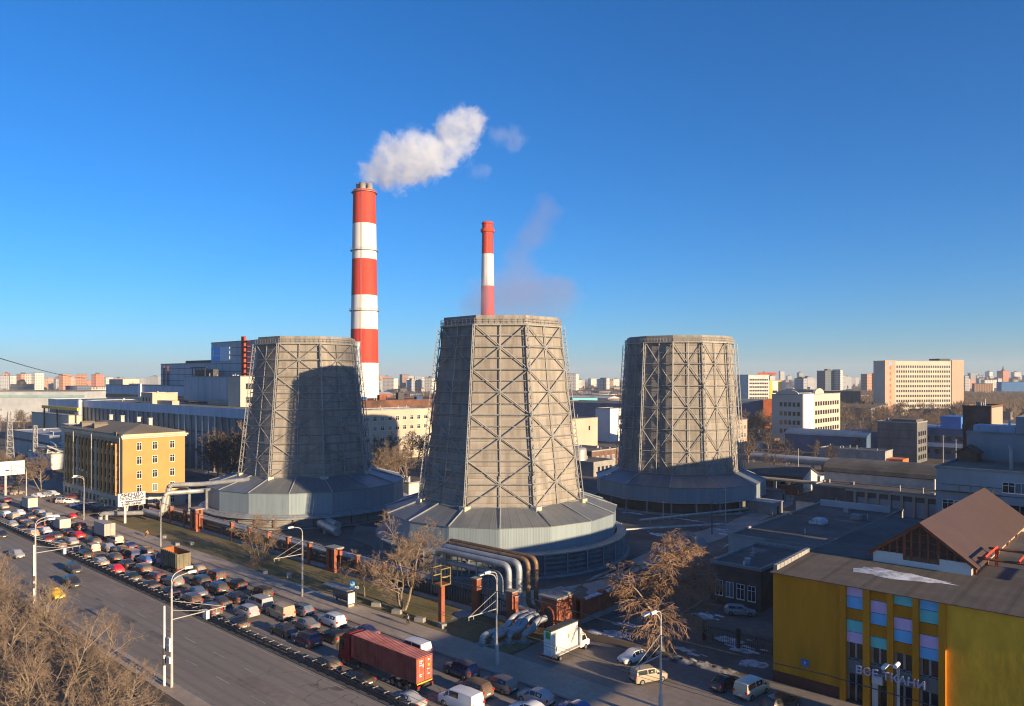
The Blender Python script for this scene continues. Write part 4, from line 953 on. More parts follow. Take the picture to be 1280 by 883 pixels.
# gabled hall on the rear wing
gx0, gx1, gy0, gy1, gb, ge, gr = -28.9, -18.4, 98.8, 136.0, 13.2, 14.7, 18.6
t = thing('gabled_hall', 'brown roofed gabled hall with a glazed white gable rising behind the fabric shop roof', 'hall', ((gx0+gx1)/2, gy0, gb))
w = (gx1-gx0)/2; L = gy1-gy0; e_ = ge-gb; p_ = gr-gb
MB().prism([(-w,-.6),(w,-.6),(w,e_),(0,p_),(-w,e_)], 0.25, L).build('wall', 'pink_wall', t)
mb = MB().box(-w-.02, w+.02, -.02, .24, -.6, .85).box(-w-.02, -1.9, -.02, .24, .85, 1.55).box(2.0, w+.02, -.02, .24, .85, 1.55); mb.build('white_gable_wall', 'white_paint', t)
s = (p_-e_)/w
mb = MB().prism([(-w+.1,1.56),(-1.9,1.56),(-1.9,.86),(2,.86),(2,1.56),(w-.1,1.56),(w-.1,e_),(0,p_-.1),(-w+.1,e_)], .12, .22); mb.build('gable_glazing', 'glass_dark', t)
mb = MB()
for u in (-4.2,-3.4,-2.6,-1.8,-1.0,-.1,.8,1.9,2.8,3.6,4.3):
    mb.beam((u,.06,1.5 if abs(u) > 1.95 else .9),(u,.06,p_-abs(u)*s-.1),.16 if abs(u) not in (1.8,1.9) else .26)
for z in (2.3, 3.2, 4.1):
    k = (p_-z)/s; mb.beam((-min(k,w),.07,z),(min(k,w),.07,z),.07)
mb.build('glazing_bar', 'steel_rust', t)
mb = MB()
for sg in (-1, 1): mb.beam((sg*(w+.6),-.25,e_-.6*s+.02),(0,-.25,p_+.02),.3)
mb.build('verge_board', 'steel_rust', t)
ov = .7
MB().prism([(-w-ov,e_-ov*s+.05),(0,p_+.05),(w+ov,e_-ov*s+.05),(w+ov,e_-ov*s+.22),(0,p_+.24),(-w-ov,e_-ov*s+.22)], -.5, L+.5).build('roof', 'roof_sheet', t)
for y in (1.2, 8, 15, 22, 29): MB().box(w+.002, w+.28, y, y+.4, -.6, e_-.3).build('pilaster', 'steel_rust', t)
windows(t, 'E', (18.6, 25.5), (-.1,), .6, .9, 'bare', w)
# red steel frames on the roof beside it
t = thing('steel_frame', 'bare red steel frame standing on the roof right of the gabled hall', 'frame', (-17.4, 99.5, 13.2))
for x, y in ((4.8,.4),(9.2,.4),(14,.4),(.2,7),(4.8,7)): MB().beam((x,y,-.1),(x,y,2.3),.22).build('post', 'red_paint', t)
MB().beam((-.6,.4,2.1),(14.5,.4,2.1),.22).beam((-.6,7,2.1),(14.5,7,2.1),.22).build('long_beam', 'steel_rust', t)
for x in (.2,3.4,6.6,9.8,13): MB().beam((x,.2,2.3),(x,7.4,2.3),.2).build('cross_beam', 'red_paint', t)

# --- brick pillar fence, gatehouse and wall
t = thing('brick_fence', 'long factory fence of red brick pillars with black steel panels', 'fence', (0, 82, 0))
pil = []; x = -210.0
while x < -70:
    if not -166 < x < -164: pil.append(x)
    x += 7.6
zo_ = [p for p in pil]
for x in zo_:
    mb = MB().box(x-.36, x+.36, -.36, .36, 0, 3.9).box(x-.45, x+.45, -.45, .45, 3.9, 4.0); mb.box(x-.46, x+.46, -.46, .46, 4.0, 4.14, 1)
    mb.build('pillar', ['brick_red','concrete'], t)
for a, b in zip(zo_, zo_[1:]):
    mb = MB().box(a+.37, b-.37, -.05, .05, .75, .85).box(a+.37, b-.37, -.05, .05, 2.9, 3.0); n = int((b-a-.8)/.34)
    for i in range(n):
        u = a+.5+i*(b-a-1)/(n-1); mb.box(u-.035, u+.035, -.035, .035, .7, 3.25)
    mb.build('panel', 'black_iron', t)
    MB().box(a+.37, b-.37, -.22, .22, 0, .6).build('base_wall', 'concrete', t)
def big_pillar(label, px, py, wd, h):
    x, y = W(px, py); t = thing('brick_pier', label, 'pier', (x, 82, 0))
    mb = MB().box(-wd, wd, -.9, .9, 0, .6)
    for sx in (-1, 1):
        for sy in (-.6, .6): mb.box(sx*wd*.66-.34, sx*wd*.66+.34, sy-.3, sy+.3, .6, h)
    mb.box(-wd*.5, wd*.5, -.25, .25, .6, h-.05); mb.build('brickwork', 'brick_red', t)
    MB().box(-wd-.15, wd+.15, -1.1, 1.1, h, h+.3).build('cap', 'concrete', t)
big_pillar('thick four legged brick pier in the fence by the left tower', 266, 660, 1.6, 5.0)
big_pillar('thick brick pier with a stone cap in the fence near the bus stop', 425, 712, 1.4, 4.2)
t = thing('gatehouse', 'small red brick gatehouse with an arched niche and flat stone roof', 'gatehouse', (-67.9, 85.6, 0))
mb = MB().box(-1.4, 1.4, -2.2, 2.2, 0, 4.5); mb.build('wall', 'brick_red', t)
MB().box(-1.75, 1.75, -2.55, 2.55, 4.5, 4.75).box(-1.5, 1.5, .2, 2.3, 4.752, 5.0).build('roof', 'concrete', t)
arch = [(-.75,.1),(.75,.1),(.75,2.3)]+[(.75*math.cos(PI*i/8), 2.3+.75*math.sin(PI*i/8)) for i in range(1,8)]+[(-.75,2.3)]
MB().prism(arch, -2.24, -2.203).build('niche', 'brick_brown', t)
mb = MB()
for i in range(12):
    a0, a1 = PI*i/12, PI*(i+1)/12; mb.beam((.88*math.cos(a0),-2.3,2.3+.88*math.sin(a0)),(.88*math.cos(a1),-2.3,2.3+.88*math.sin(a1)),.2)
mb.box(-.98,-.78,-2.4,-2.205,0,2.3).box(.78,.98,-2.4,-2.205,0,2.3); mb.build('arch_trim', 'brick_red', t)
t = thing('brick_wall', 'red brick yard wall with a pale coping running back from the gatehouse', 'wall', (-66.2, 88.0, 0))
mb = MB().box(-.3, .3, .1, 26, .8, 3.3); 
for y in (.6, 6, 12, 18, 24): mb.box(-.5, .5, y-.5, y+.5, .8, 3.7)
mb.build('brickwork', 'brick_red', t); MB().box(-.36, .36, .1, 26, 0, .8).build('base', 'concrete', t); MB().box(-.42, .42, .1, 26, 3.3, 3.42).build('coping', 'snow', t)
t = thing('brick_pier', 'slim brick pier carrying a yellow steel cage beside the pipes', 'pier', (*W(552, 782), 0))
MB().box(-.34, .34, -.34, .34, 0, 6.0).build('brickwork', 'brick_red', t)
mb = MB()
for z in (6.0, 7.2, 8.4):
    for a, b in (((-1,-1),(1,-1)),((1,-1),(1,1)),((1,1),(-1,1)),((-1,1),(-1,-1))): mb.beam((a[0]*.9,a[1]*.9,z),(b[0]*.9,b[1]*.9,z),.12)
for a in ((-1,-1),(1,-1),(1,1),(-1,1)): mb.beam((a[0]*.9,a[1]*.9,6),(a[0]*.9,a[1]*.9,8.4),.12)
mb.build('cage', 'cage_yellow', t); MB().box(-.85, .85, -.85, .85, 6.06, 6.14).build('cage_floor', 'steel_rust', t)
def pier(label, px, h, w_=.5):
    x = on_y(px, 82.0); t = thing('brick_pier', label, 'pier', (x, 82, 0))
    MB().box(-w_, w_, -w_, w_, 0, h).build('brickwork', 'brick_red', t); MB().box(-w_-.14, w_+.14, -w_-.14, w_+.14, h, h+.18).build('cap', 'concrete', t)
pier('brick pier with a tilted stone cap left of the steel pipe bends', 596, 5.2, .55); pier('brick pier standing right under the drop of the elevated pipes', 640, 4.6, .6)

# --- pipes
for i, (y, z, r_, x0, x1) in enumerate(((84.6,1.9,.55,-206,-92),(86.2,1.9,.55,-206,-92))):
    t = thing('heating_main', ('front','rear')[i]+' silver heating main running along behind the brick fence', 'pipe', (0, y, 0), 0, 'heating mains behind the fence')
    MB().tube([(x0,0,z),(x1,0,z)], r_, 12).build('pipe', 'pipe_wrap', t, True)
    for x in range(int(x0)+4, int(x1), 12): MB().box(x-.3, x+.3, -.4, .4, 0, z-.5).build('support', 'concrete', t)
def bend(pts, r, n=6):
    """round the corners of a pipe run"""
    out = [Vector(pts[0])]
    for a, b, c in zip(pts, pts[1:], pts[2:]):
        a, b, c = Vector(a), Vector(b), Vector(c); p = b+(a-b).normalized()*r; q = b+(c-b).normalized()*r
        for i in range(n+1):
            s_ = i/n; out.append(p.lerp(b, s_).lerp(b.lerp(q, s_), s_))
    out.append(Vector(pts[-1])); return out
for i, (y, z, x, r_, m_, lab) in enumerate(((82.9,8.0,-75.2,.48,'galv','nearest bright steel'),(84.3,8.3,-74.4,.5,'galv','second bright steel'),(85.6,8.6,-73.7,.36,'pipe_rust','third, rust gold'),(86.6,8.8,-73.0,.36,'pipe_rust','rearmost, rust gold'),(83.4,6.2,-77.3,.42,'galv','lower bright steel'))):
    t = thing('elevated_pipe', lab+' pipe of the raised bundle that bends down beside the brick piers', 'pipe', (0,0,0), 0, 'raised pipe bundle')
    MB().tube(bend([(-91-i*.4,y,1.0),(-91-i*.4,y,z),(x,y,z),(x,y,1.3+.15*i),(-70.2,y,1.3+.15*i)], 1.3), r_, 12).build('pipe', m_, t, True)
    for xx in (-89, -82): MB().beam((xx,y,0),(xx,y,z-r_),.2).build('support', 'steel', t)
for i, (px, py) in enumerate(((603,806),(618,806),(636,803),(655,803))):
    a, b = W(px, py); t = thing('buried_pipe', ('leftmost','second','third','rightmost')[i]+' of four fat blue pipes dipping into the ground by the pavement', 'pipe', (0,0,0), 0, 'pipes dipping into the ground')
    y1 = 77.6+.4*i
    MB().tube(bend([(a,b,-.3),(a,b,1.15),(a,y1,1.15),(a,y1+1.0,2.2),(a,y1+4.2-.45*i,2.2)], .8), .46, 12).build('pipe', 'galv' if i else 'pipe_wrap', t, True)
    MB().box(a-.85, a+.85, b-.85, b+.85, 0, .2).build('collar', 'concrete', t)
# pale pipes that hang out of the left tower ring
for i, (px, py) in enumerate(((405,668),(404,676))):
    x, y = W(px, py); t = thing('outlet_pipe', ('upper','lower')[i]+' pale fat pipe ending at the fence by the left tower', 'pipe', (x, y+4, 0), 0, 'pale outlet pipes')
    MB().tube([(-10,2,1.6),(1,-1,1.6)], .95, 14).build('pipe', 'pipe_wrap', t, True); MB().box(-6,-5,0,1.6,0,.9).build('support', 'concrete', t)
# gold wrapped pipe loop by the yellow building
x0, y0 = W(225, 652)
t = thing('pipe_loop', 'tall looped pair of wrapped pipes between the yellow office and the left tower', 'pipe', (x0, y0, 0))
for i, dx in enumerate((0, 1.7)):
    MB().tube(bend([(-10,-3-dx,2.2),(-1.5+dx,-3-dx,2.2),(-1.5+dx,-2-dx,9.2-dx),(3,4,9.2-dx),(12,12,10.4-dx)], 1.2), .55, 10).build('pipe', 'pipe_wrap', t, True)
for x, y in ((2,1.5),(5,4.5),(9,9)): MB().beam((x,y,0),(x,y,8.2),.45).build('support', 'steel', t)
mb = MB().tube(bend([(-4.5,-1,1.6),(-4.5,-1,8.6),(0,2,8.6)], 1.2), .6, 10); mb.build('pipe', 'concrete_dark', t, True)
MB().box(1,7,.5,6,.0,.3).build('base_slab', 'concrete', t)
x0, y0 = W(133, 650)
t = thing('heating_main', 'silver pipe bent into the ground on the verge under the billboard', 'pipe', (x0, y0, 0))
MB().tube(bend([(-1,-1,-.3),(-1,-1,1.6),(4,4,1.6),(9,9,1.8)], 1.1), .55, 12).build('pipe', 'pipe_wrap', t, True); MB().tube([(.6,-.2,-.3),(.6,-.2,1.3)], .4, 10).build('pipe_stub', 'pipe_wrap', t, True)

# --- bus stop, its sign
t = thing('bus_shelter', 'glass bus shelter with a lit poster panel on the pavement', 'bus shelter', (-100.6, 70.7, .13))
MB().box(-3.2, 3.2, -.9, 1.1, 2.45, 2.6).build('roof', 'steel', t)
for x in (-3.1, -1, 1, 3.1): MB().beam((x,1,0),(x,1,2.45),.1).build('post', 'steel_dark', t)
for a, b in ((-3.05,-1.05),(-.95,.95),(1.05,3.05)): MB().box(a, b, .98, 1.02, .3, 2.3).build('glass_panel', 'glass_pale', t)
MB().box(-1.8, 1.8, .4, .85, .42, .5).box(-1.6,-1.5,.5,.8,0,.42).box(1.5,1.6,.5,.8,0,.42).build('bench', 'steel_dark', t)
mb = MB().box(3.08, 3.28, -.8, .7, .35, 2.3); mb.build('poster_case', 'steel_dark', t); MB().box(3.285, 3.30, -.68, .58, .5, 2.15).build('poster', 'white_paint', t)
MB().box(3.302, 3.306, -.3, .15, .7, 1.7).build('poster_figure', 'sign_pale', t); MB().box(3.1,3.26,-.6,.5,0,.35).build('case_foot', 'cream_wall', t)
t = thing('bus_stop_sign', 'blue and white bus stop plate on a thin post at the shelter', 'sign', (*W(440, 757), .13))
MB().tube([(0,0,0),(0,0,3.9)], .05, 8).build('post', 'steel', t)
MB().box(.05,.09,-.45,.45,2.75,3.9).build('plate', 'sign_blue', t); MB().box(.092,.10,-.38,.38,3.02,3.3).build('plate_band', 'white_paint', t); MB().box(.05,.09,.5,1.3,2.2,2.75).build('plate', 'white_paint', t); MB().box(.092,.10,.65,1.15,2.32,2.62).build('plate_symbol', 'sign_blue', t)

# --- concrete blocks on the verge
BL = [(205,672.5),(222,682),(239,681),(331,717),(361,721),(427,714),(471,758),(496.5,767),(525,777),(552.6,784)]
me = None
labs = ['concrete block on the grass below the second lamp post from the billboard','half sunken concrete block on the grass between fence and lamp post','grey block on the grass near the four legged pier','pale concrete block on the pavement edge left of the small bare tree','dull concrete block on the grass behind the lamp post',
 'flat concrete block on the grass by the stone capped pier','concrete block right of the bus shelter','concrete block under the broad bare tree','whitest concrete block beside the walking person','last concrete block, in the shade near the pipe ends']
for (px, py), lb in zip(BL, labs):
    x, y = W(px, py)
    if me is None: me = MB().prism([(-.8,0),(.8,0),(.72,.6),(-.72,.6)], -.4, .4).mesh('block', 'concrete')
    o = link('concrete_block', me, None, (x, y, 0), rnd.uniform(-.5,.5)); tag(o, lb, 'concrete block', 'concrete blocks on the verge')

# --- guard rail down the middle of the highway
t = thing('guard_rail', 'double steel guard rail running down the middle of the highway', 'guard rail', (0, 52.6, 0))
for y in (-.32, .32):
    for z in (.45, .8): MB().box(-420, 30, y-.035, y+.035, z, z+.24).build('rail', 'steel_dark', t)
MB().box(-420, 30, -.5, .5, 0, .14).build('kerb', 'concrete_dark', t)
MB().box(-420, 30, -.12, .12, 1.1, 1.16).build('top_strip', 'steel_dark', t)
gp = MB().box(-.07,.07,-.07,.07,0,1.12).box(-.07,.07,-.36,.36,1.0,1.08,1).mesh('post', ['steel_dark','concrete'])
xs_ = [-44-i*2.0 for i in range(150)]
for x in xs_[:99]: link('post', gp, t, (x, 0, .14))
mb = MB()
for x in xs_[99:]: mb.box(x-.07,x+.07,-.07,.07,.14,1.26).box(x-.07,x+.07,-.36,.36,1.27,1.35,1)
tag(mb.build('post', ['steel_dark','concrete'], t), kind='stuff')

# --- lamps, trolley poles and wires
def lamp(label, x, y, H_, arm=(0,-1), heads=2, bracket=None, base=False, aL=1.7):
    t = thing('street_lamp', label, 'street lamp', (x, y, .13), 0, 'street lamps along the highway')
    mb = MB().tube([(0,0,0),(0,0,H_-1.6)], .17 if not base else .16, 10, r1=.10); mb.build('post', 'pole', t, True)
    if base: MB().lathe([(.34,0),(.34,1.0),(.24,1.7),(.24,2.6),(.17,2.8)], 12).build('base_sleeve', 'pole', t, True)
    ax, ay = arm; n_ = Vector((-ay, ax, 0))
    for k in range(heads):
        o_ = n_*(.45*(k-.5)*2 if heads == 2 else 0); d = Vector((ax, ay, 0))
        pts = bend([(0,0,H_-1.7),Vector((0,0,H_-.4+.35*k))+o_*.2, Vector((0,0,H_+.35*k))+d*aL+o_], .9)
        MB().tube(pts, .06, 8).build('arm', 'pole', t, True)
        e_ = Vector((0,0,H_+.35*k))+d*aL+o_
        mb = MB().tube([e_-d*.1, e_+d*.25, e_+d*.9, e_+d*1.05+Vector((0,0,.05))], .1, 8); mb.v = [(a, b, c_) for a, b, c_ in mb.v]
        mb2 = MB().tube([e_, e_+d*.3+Vector((0,0,.02)), e_+d*.95], .17, 8); mb2.build('lamp_head', 'frame_white', t, True)
    if bracket:
        bx_, by_, bl = bracket; d = Vector((bx_, by_, 0)); z = H_*.6
        mb = MB().tube([(0,0,z), d*bl+Vector((0,0,z+.1))], .06, 6).tube([(0,0,z+2.2), d*bl*.95+Vector((0,0,z+.15))], .025, 5).tube([(0,0,z+1.1), d*bl*.6+Vector((0,0,z+.1))], .025, 5)
        for q in (.82, .98): mb.tube([d*bl*q+Vector((0,0,z+.1)), d*bl*q+Vector((0,0,z-.35))], .035, 5)
        mb.build('trolley_bracket', 'pole', t)
    return t
LY = 68.6
for px, H_, hd, br, bs, lab in ((105,11,2,None,False,'twin headed lamp post in front of the yellow office building'),(201,10.5,1,None,False,'lamp post rising past the big box truck and the dump truck'),(378,11.6,1,(0,-1,5.2),False,'lamp post with a stayed bracket beside the bus shelter'),
        (621,11.6,2,(0,-1,5.0),True,'lamp post on a thick sleeve at the parking lot entrance'),(826,11.6,2,(0,-1,5.0),True,'lamp post in front of the weeping tree'),(1123,12.1,2,None,True,'lamp post in front of the fabric shop sign')):
    lamp(lab, on_y(px, LY), LY, H_, (0,-1), hd, br, bs)
lamp('single headed lamp post at the far left by the parked cars', on_y(33, 70), 70, 9.4, (0,-1), 1, None, False, 2.2)
for (px, py), lab in (((48,753),'left of the two near side lamp posts, tall with a long bracket'),((213,861),'nearest lamp post, with grey boxes strapped to it, by the tram track')):
    x, y = W(px, py); t = lamp(lab, x, 38.4, 13.0, (0,1), 2, (0,1,6.6))
    for z in (3.2, 4.6, 5.4): MB().box(-.28, .28, -.42, -.17, z-.35, z+.35).build('switch_box', 'frame_white', t)
    MB().box(-.45,.45,3.9,4.3,7.0,8.0).build('hanging_sign', 'white_paint', t)
for px, lab in ((42.5,'thin white catenary pole beside the farther near side lamp post'),(205.5,'thin white catenary pole with dark bands beside the nearest lamp post')):
    x = on_y(px, 38.0); t = thing('catenary_pole', lab, 'pole', (x, 38.0, .13)); MB().tube([(0,0,0),(0,0,9.3)], .15, 10, r1=.11).build('post', 'frame_white', t, True)
    for z in (2.4, 3.6): MB().lathe([(.19,z),(.19,z+.8)], 12).build('band', 'steel_dark', t)
def wire(label, pts, r): tag(MB().tube(pts, r, 4).build('overhead_wire', 'steel_dark'), label, 'wire', 'overhead wires')
def sagged(x0, x1, y, z, n, step=34):
    p = []; x = x0
    while x <= x1: p.append((x, y, z-.35*math.sin(PI*((x-x0) % step)/step))); x += step/4
    return p
for y, z, lab in ((63.6,6.8,'outer far side trolley wire over the kerb lane'),(64.4,6.8,'inner far side trolley wire over the kerb lane'),(44.0,7.6,'outer near side trolley wire over the empty carriageway'),(44.8,7.6,'inner near side trolley wire over the empty carriageway'),(68.5,9.5,'cable strung between the far side lamp posts')):
    wire(lab, sagged(-330, 20, y, z, 4), .022 if y != 68.5 else .05)
a, b = at_depth(-40, 436, 62), at_depth(106, 473, 190)
wire('thin cable slanting down across the sky at the upper left', [a.lerp(b, i/8)-Vector((0,0,1.2*math.sin(PI*i/8)*.4)) for i in range(9)], .045)
for px, py, H_, lab in ((965,692,8.5,'black wooden pole beside the dark workshop roof'),(890,668,7.5,'black pole on the shaded lane below the right tower'),(907,655,9,'slim grey post before the stilts of the right tower'),(829,650,5,'short pole with a pale box below the right tower'),(998,600,11,'pale lamp post behind the long shed'),(1195,588,12,'pale mast by the grey works roof'),(1179,580,12,'thin lamp post left of the grey works roof')):
    x, y = W(px, py); t = thing('utility_pole', lab, 'pole', (x, y, 0)); MB().tube([(0,0,0),(0,0,H_)], .14, 8, r1=.1).build('post', 'steel_dark' if 'black' in lab else 'pole', t)
    MB().box(-.9,.9,-.06,.06,H_-.7,H_-.55).build('crossarm', 'steel_dark' if 'black' in lab else 'pole', t)
x, y = W(865, 690); t = thing('concrete_chamber', 'open topped grey concrete chamber on the shaded ground right of the central tower', 'chamber', (*W(852, 680), 0))
MB().lathe([(3.2,0),(3.0,2.2),(2.6,2.2),(2.6,.6)], 8).build('ring_wall', 'concrete', t); MB().prism([(3.0,0),(5.4,0),(4.2,1.6),(3.0,2.0)], -1.8, 1.8).build('ramp', 'concrete', t)
# yard fence in the shade by the fabric shop
t = thing('iron_fence', 'dark iron railing across the shaded yard left of the fabric shop', 'fence', (*W(880, 800), 0))
L_ = 15
for i in range(4): MB().box(i*L_/3-.2,i*L_/3+.2,-.2,.2,0,2.6).build('post', 'black_iron', t)
for k in range(3):
    mb = MB().box(k*L_/3+.2,(k+1)*L_/3-.2,-.03,.03,.3,.38).box(k*L_/3+.2,(k+1)*L_/3-.2,-.03,.03,1.9,1.98)
    for i in range(16): u = k*L_/3+.4+i*(L_/3-.8)/15; mb.box(u-.025,u+.025,-.025,.025,.2,2.2)
    mb.build('panel', 'black_iron', t)
# beyond the right edge: an unseen board and block added to shade the parking lot
t = thing('billboard', 'unseen board on two posts added beyond the right edge to shade the parking lot', 'billboard', (-1.5, 68.4, 0))
MB().box(-.3, .3, -6.0, 6.0, 9.8, 15.6).build('panel', 'white_paint', t)
for y in (-3, 3): MB().box(-.25, .25, y-.25, y+.25, 0, 9.8).build('post', 'pole', t)
t, w, d, h = block('lot_shade_block', 'unseen grey block added beyond the right edge to shade the lot by the fabric shop', 0, 22, 79.4, 84.6, 11.5, 'grey_wall', 'roof_felt')
windows(t, 'S', span(-w+1, w-1, 6), (1.2, 6), 2.2, 2.4, 'cross', -d)
# ------------------------------------------------------------------ vehicles
PAINT = {'black':(.012,.012,.014),'dark grey':(.045,.045,.048),'charcoal':(.028,.028,.03),'silver':(.36,.37,.38),'grey':(.16,.165,.17),'white':(.72,.72,.71),'red':(.62,.012,.02),'bright red':(.75,.012,.035),
 'maroon':(.11,.012,.018),'dark blue':(.012,.03,.11),'blue':(.03,.10,.30),'beige':(.40,.33,.24),'cream':(.58,.50,.38),'brown':(.085,.05,.035),'dark green':(.012,.035,.025),'purple':(.05,.022,.06),'yellow':(.80,.50,.02),'blue grey':(.10,.14,.20)}
def paint(cname, dirt):
    key = ('paint', cname, dirt)
    if key in MATS: return MATS[key]
    c = PAINT[cname]; m, nt, b = nmat('car_paint_'+cname.replace(' ', '_')); MATS[key] = m
    tc = N(nt, "ShaderNodeTexCoord"); sp = N(nt, "ShaderNodeSeparateXYZ"); nt.links.new(tc.outputs["Object"], sp.inputs[0])
    low = ramp(nt, sp.outputs[2], .95, .25); rear = ramp(nt, sp.outputs[0], -1.5, -2.1); up = ramp(nt, sp.outputs[2], 1.6, .9)
    n_ = ramp(nt, noise_n(nt, tc.outputs["Object"], 1.6, 4), .25, .7)
    f = mathn(nt, 'MAXIMUM', mathn(nt, 'MULTIPLY', low, .75), mathn(nt, 'MULTIPLY', mathn(nt, 'MULTIPLY', rear, up), .95))
    f = mathn(nt, 'MULTIPLY', mathn(nt, 'ADD', mathn(nt, 'MULTIPLY', f, mathn(nt, 'ADD', mathn(nt, 'MULTIPLY', n_, .7), .25)), .02), dirt)
    nt.links.new(mixc(nt, f, c, (.30,.235,.165)), b.inputs["Base Color"])
    nt.links.new(mathn(nt, 'ADD', mathn(nt, 'MULTIPLY', f, .6), .22), b.inputs["Roughness"]); b.inputs["Coat Weight"].default_value = .25; b.inputs["Coat Roughness"].default_value = .15
    b.inputs["Specular IOR Level"].default_value = .4
    return m
# stations along the car: x, sill z, belt z, belt half width, upper z, upper half width
CARS = {
 'sedan': dict(L=4.55, st=[(2.27,.36,.58,.60,.60,.52),(2.15,.24,.66,.78,.70,.66),(1.55,.20,.80,.86,.84,.74),(1.0,.20,.90,.88,.95,.72),(.30,.20,.93,.88,1.40,.60),(-.35,.20,.94,.88,1.44,.60),(-.95,.20,.95,.88,1.38,.58),(-1.60,.20,.97,.86,1.02,.66),(-2.1,.24,.93,.80,.97,.68),(-2.26,.38,.80,.70,.82,.62)], ws=(3,4), side=(4,6), rw=(6,7), axle=(1.42,-1.32), wr=.315),
 'hatchback': dict(L=4.1, st=[(2.05,.36,.60,.60,.62,.52),(1.92,.24,.70,.78,.74,.64),(1.4,.20,.84,.85,.88,.72),(.95,.20,.93,.86,.98,.72),(.25,.20,.96,.86,1.46,.60),(-.5,.20,.97,.86,1.50,.60),(-1.35,.20,.98,.85,1.43,.57),(-1.92,.24,.98,.80,1.04,.66),(-2.04,.36,.82,.72,.84,.64)], ws=(3,4), side=(4,6), rw=(6,7), axle=(1.28,-1.25), wr=.31),
 'wagon': dict(L=4.6, st=[(2.3,.36,.60,.60,.62,.52),(2.16,.24,.68,.78,.72,.66),(1.6,.20,.82,.86,.86,.74),(1.05,.20,.92,.88,.97,.72),(.35,.20,.95,.88,1.43,.61),(-.6,.20,.96,.88,1.48,.61),(-1.75,.20,.97,.87,1.43,.58),(-2.15,.24,.97,.82,1.05,.68),(-2.29,.36,.80,.74,.82,.66)], ws=(3,4), side=(4,6), rw=(6,7), axle=(1.42,-1.38), wr=.32),
 'SUV': dict(L=4.55, st=[(2.27,.45,.72,.66,.76,.58),(2.12,.32,.86,.84,.92,.72),(1.5,.28,.98,.91,1.04,.78),(1.05,.28,1.06,.92,1.12,.76),(.45,.28,1.09,.92,1.64,.66),(-.6,.28,1.10,.92,1.72,.66),(-1.8,.28,1.12,.91,1.66,.64),(-2.15,.32,1.10,.87,1.18,.72),(-2.27,.45,.90,.80,.94,.72)], ws=(3,4), side=(4,6), rw=(6,7), axle=(1.38,-1.36), wr=.37),
 'minivan': dict(L=4.4, st=[(2.2,.40,.66,.62,.70,.54),(2.08,.27,.80,.80,.86,.68),(1.6,.24,.95,.87,1.00,.74),(1.25,.24,1.02,.88,1.08,.74),(.45,.24,1.05,.88,1.68,.68),(-.6,.24,1.06,.88,1.76,.70),(-1.95,.24,1.08,.87,1.72,.70),(-2.12,.27,1.06,.86,1.15,.80),(-2.2,.40,.86,.82,.90,.78)], ws=(3,4), side=(4,6), rw=(6,7), axle=(1.36,-1.4), wr=.33),
 'van': dict(L=4.9, st=[(2.45,.42,.74,.70,.78,.62),(2.34,.28,.92,.88,.98,.78),(1.95,.25,1.08,.94,1.14,.82),(1.6,.25,1.15,.95,1.22,.82),(.85,.25,1.18,.95,1.86,.78),(-.6,.25,1.18,.95,1.96,.80),(-2.25,.25,1.18,.95,1.92,.80),(-2.38,.28,1.14,.94,1.3,.88),(-2.45,.42,.9,.9,.94,.86)], ws=(3,4), side=(4,6), rw=(6,7), axle=(1.5,-1.5), wr=.34),
}
CARS['panel van'] = dict(CARS['van'], side=(4,5))
CARMESH = {}
def tripatch(mb, quad, u0, u1, v0, v1, off, mi=0):
    a, b, c, d = [Vector(p) for p in quad]
    f = lambda u, v: a.lerp(b, u).lerp(d.lerp(c, u), v)
    n = (b-a).cross(d-a)
    if n.length < 1e-6: n = (c-a).cross(d-a)
    n.normalize()
    mb.quad([f(u0,v0)+n*off, f(u1,v0)+n*off, f(u1,v1)+n*off, f(u0,v1)+n*off], mi)
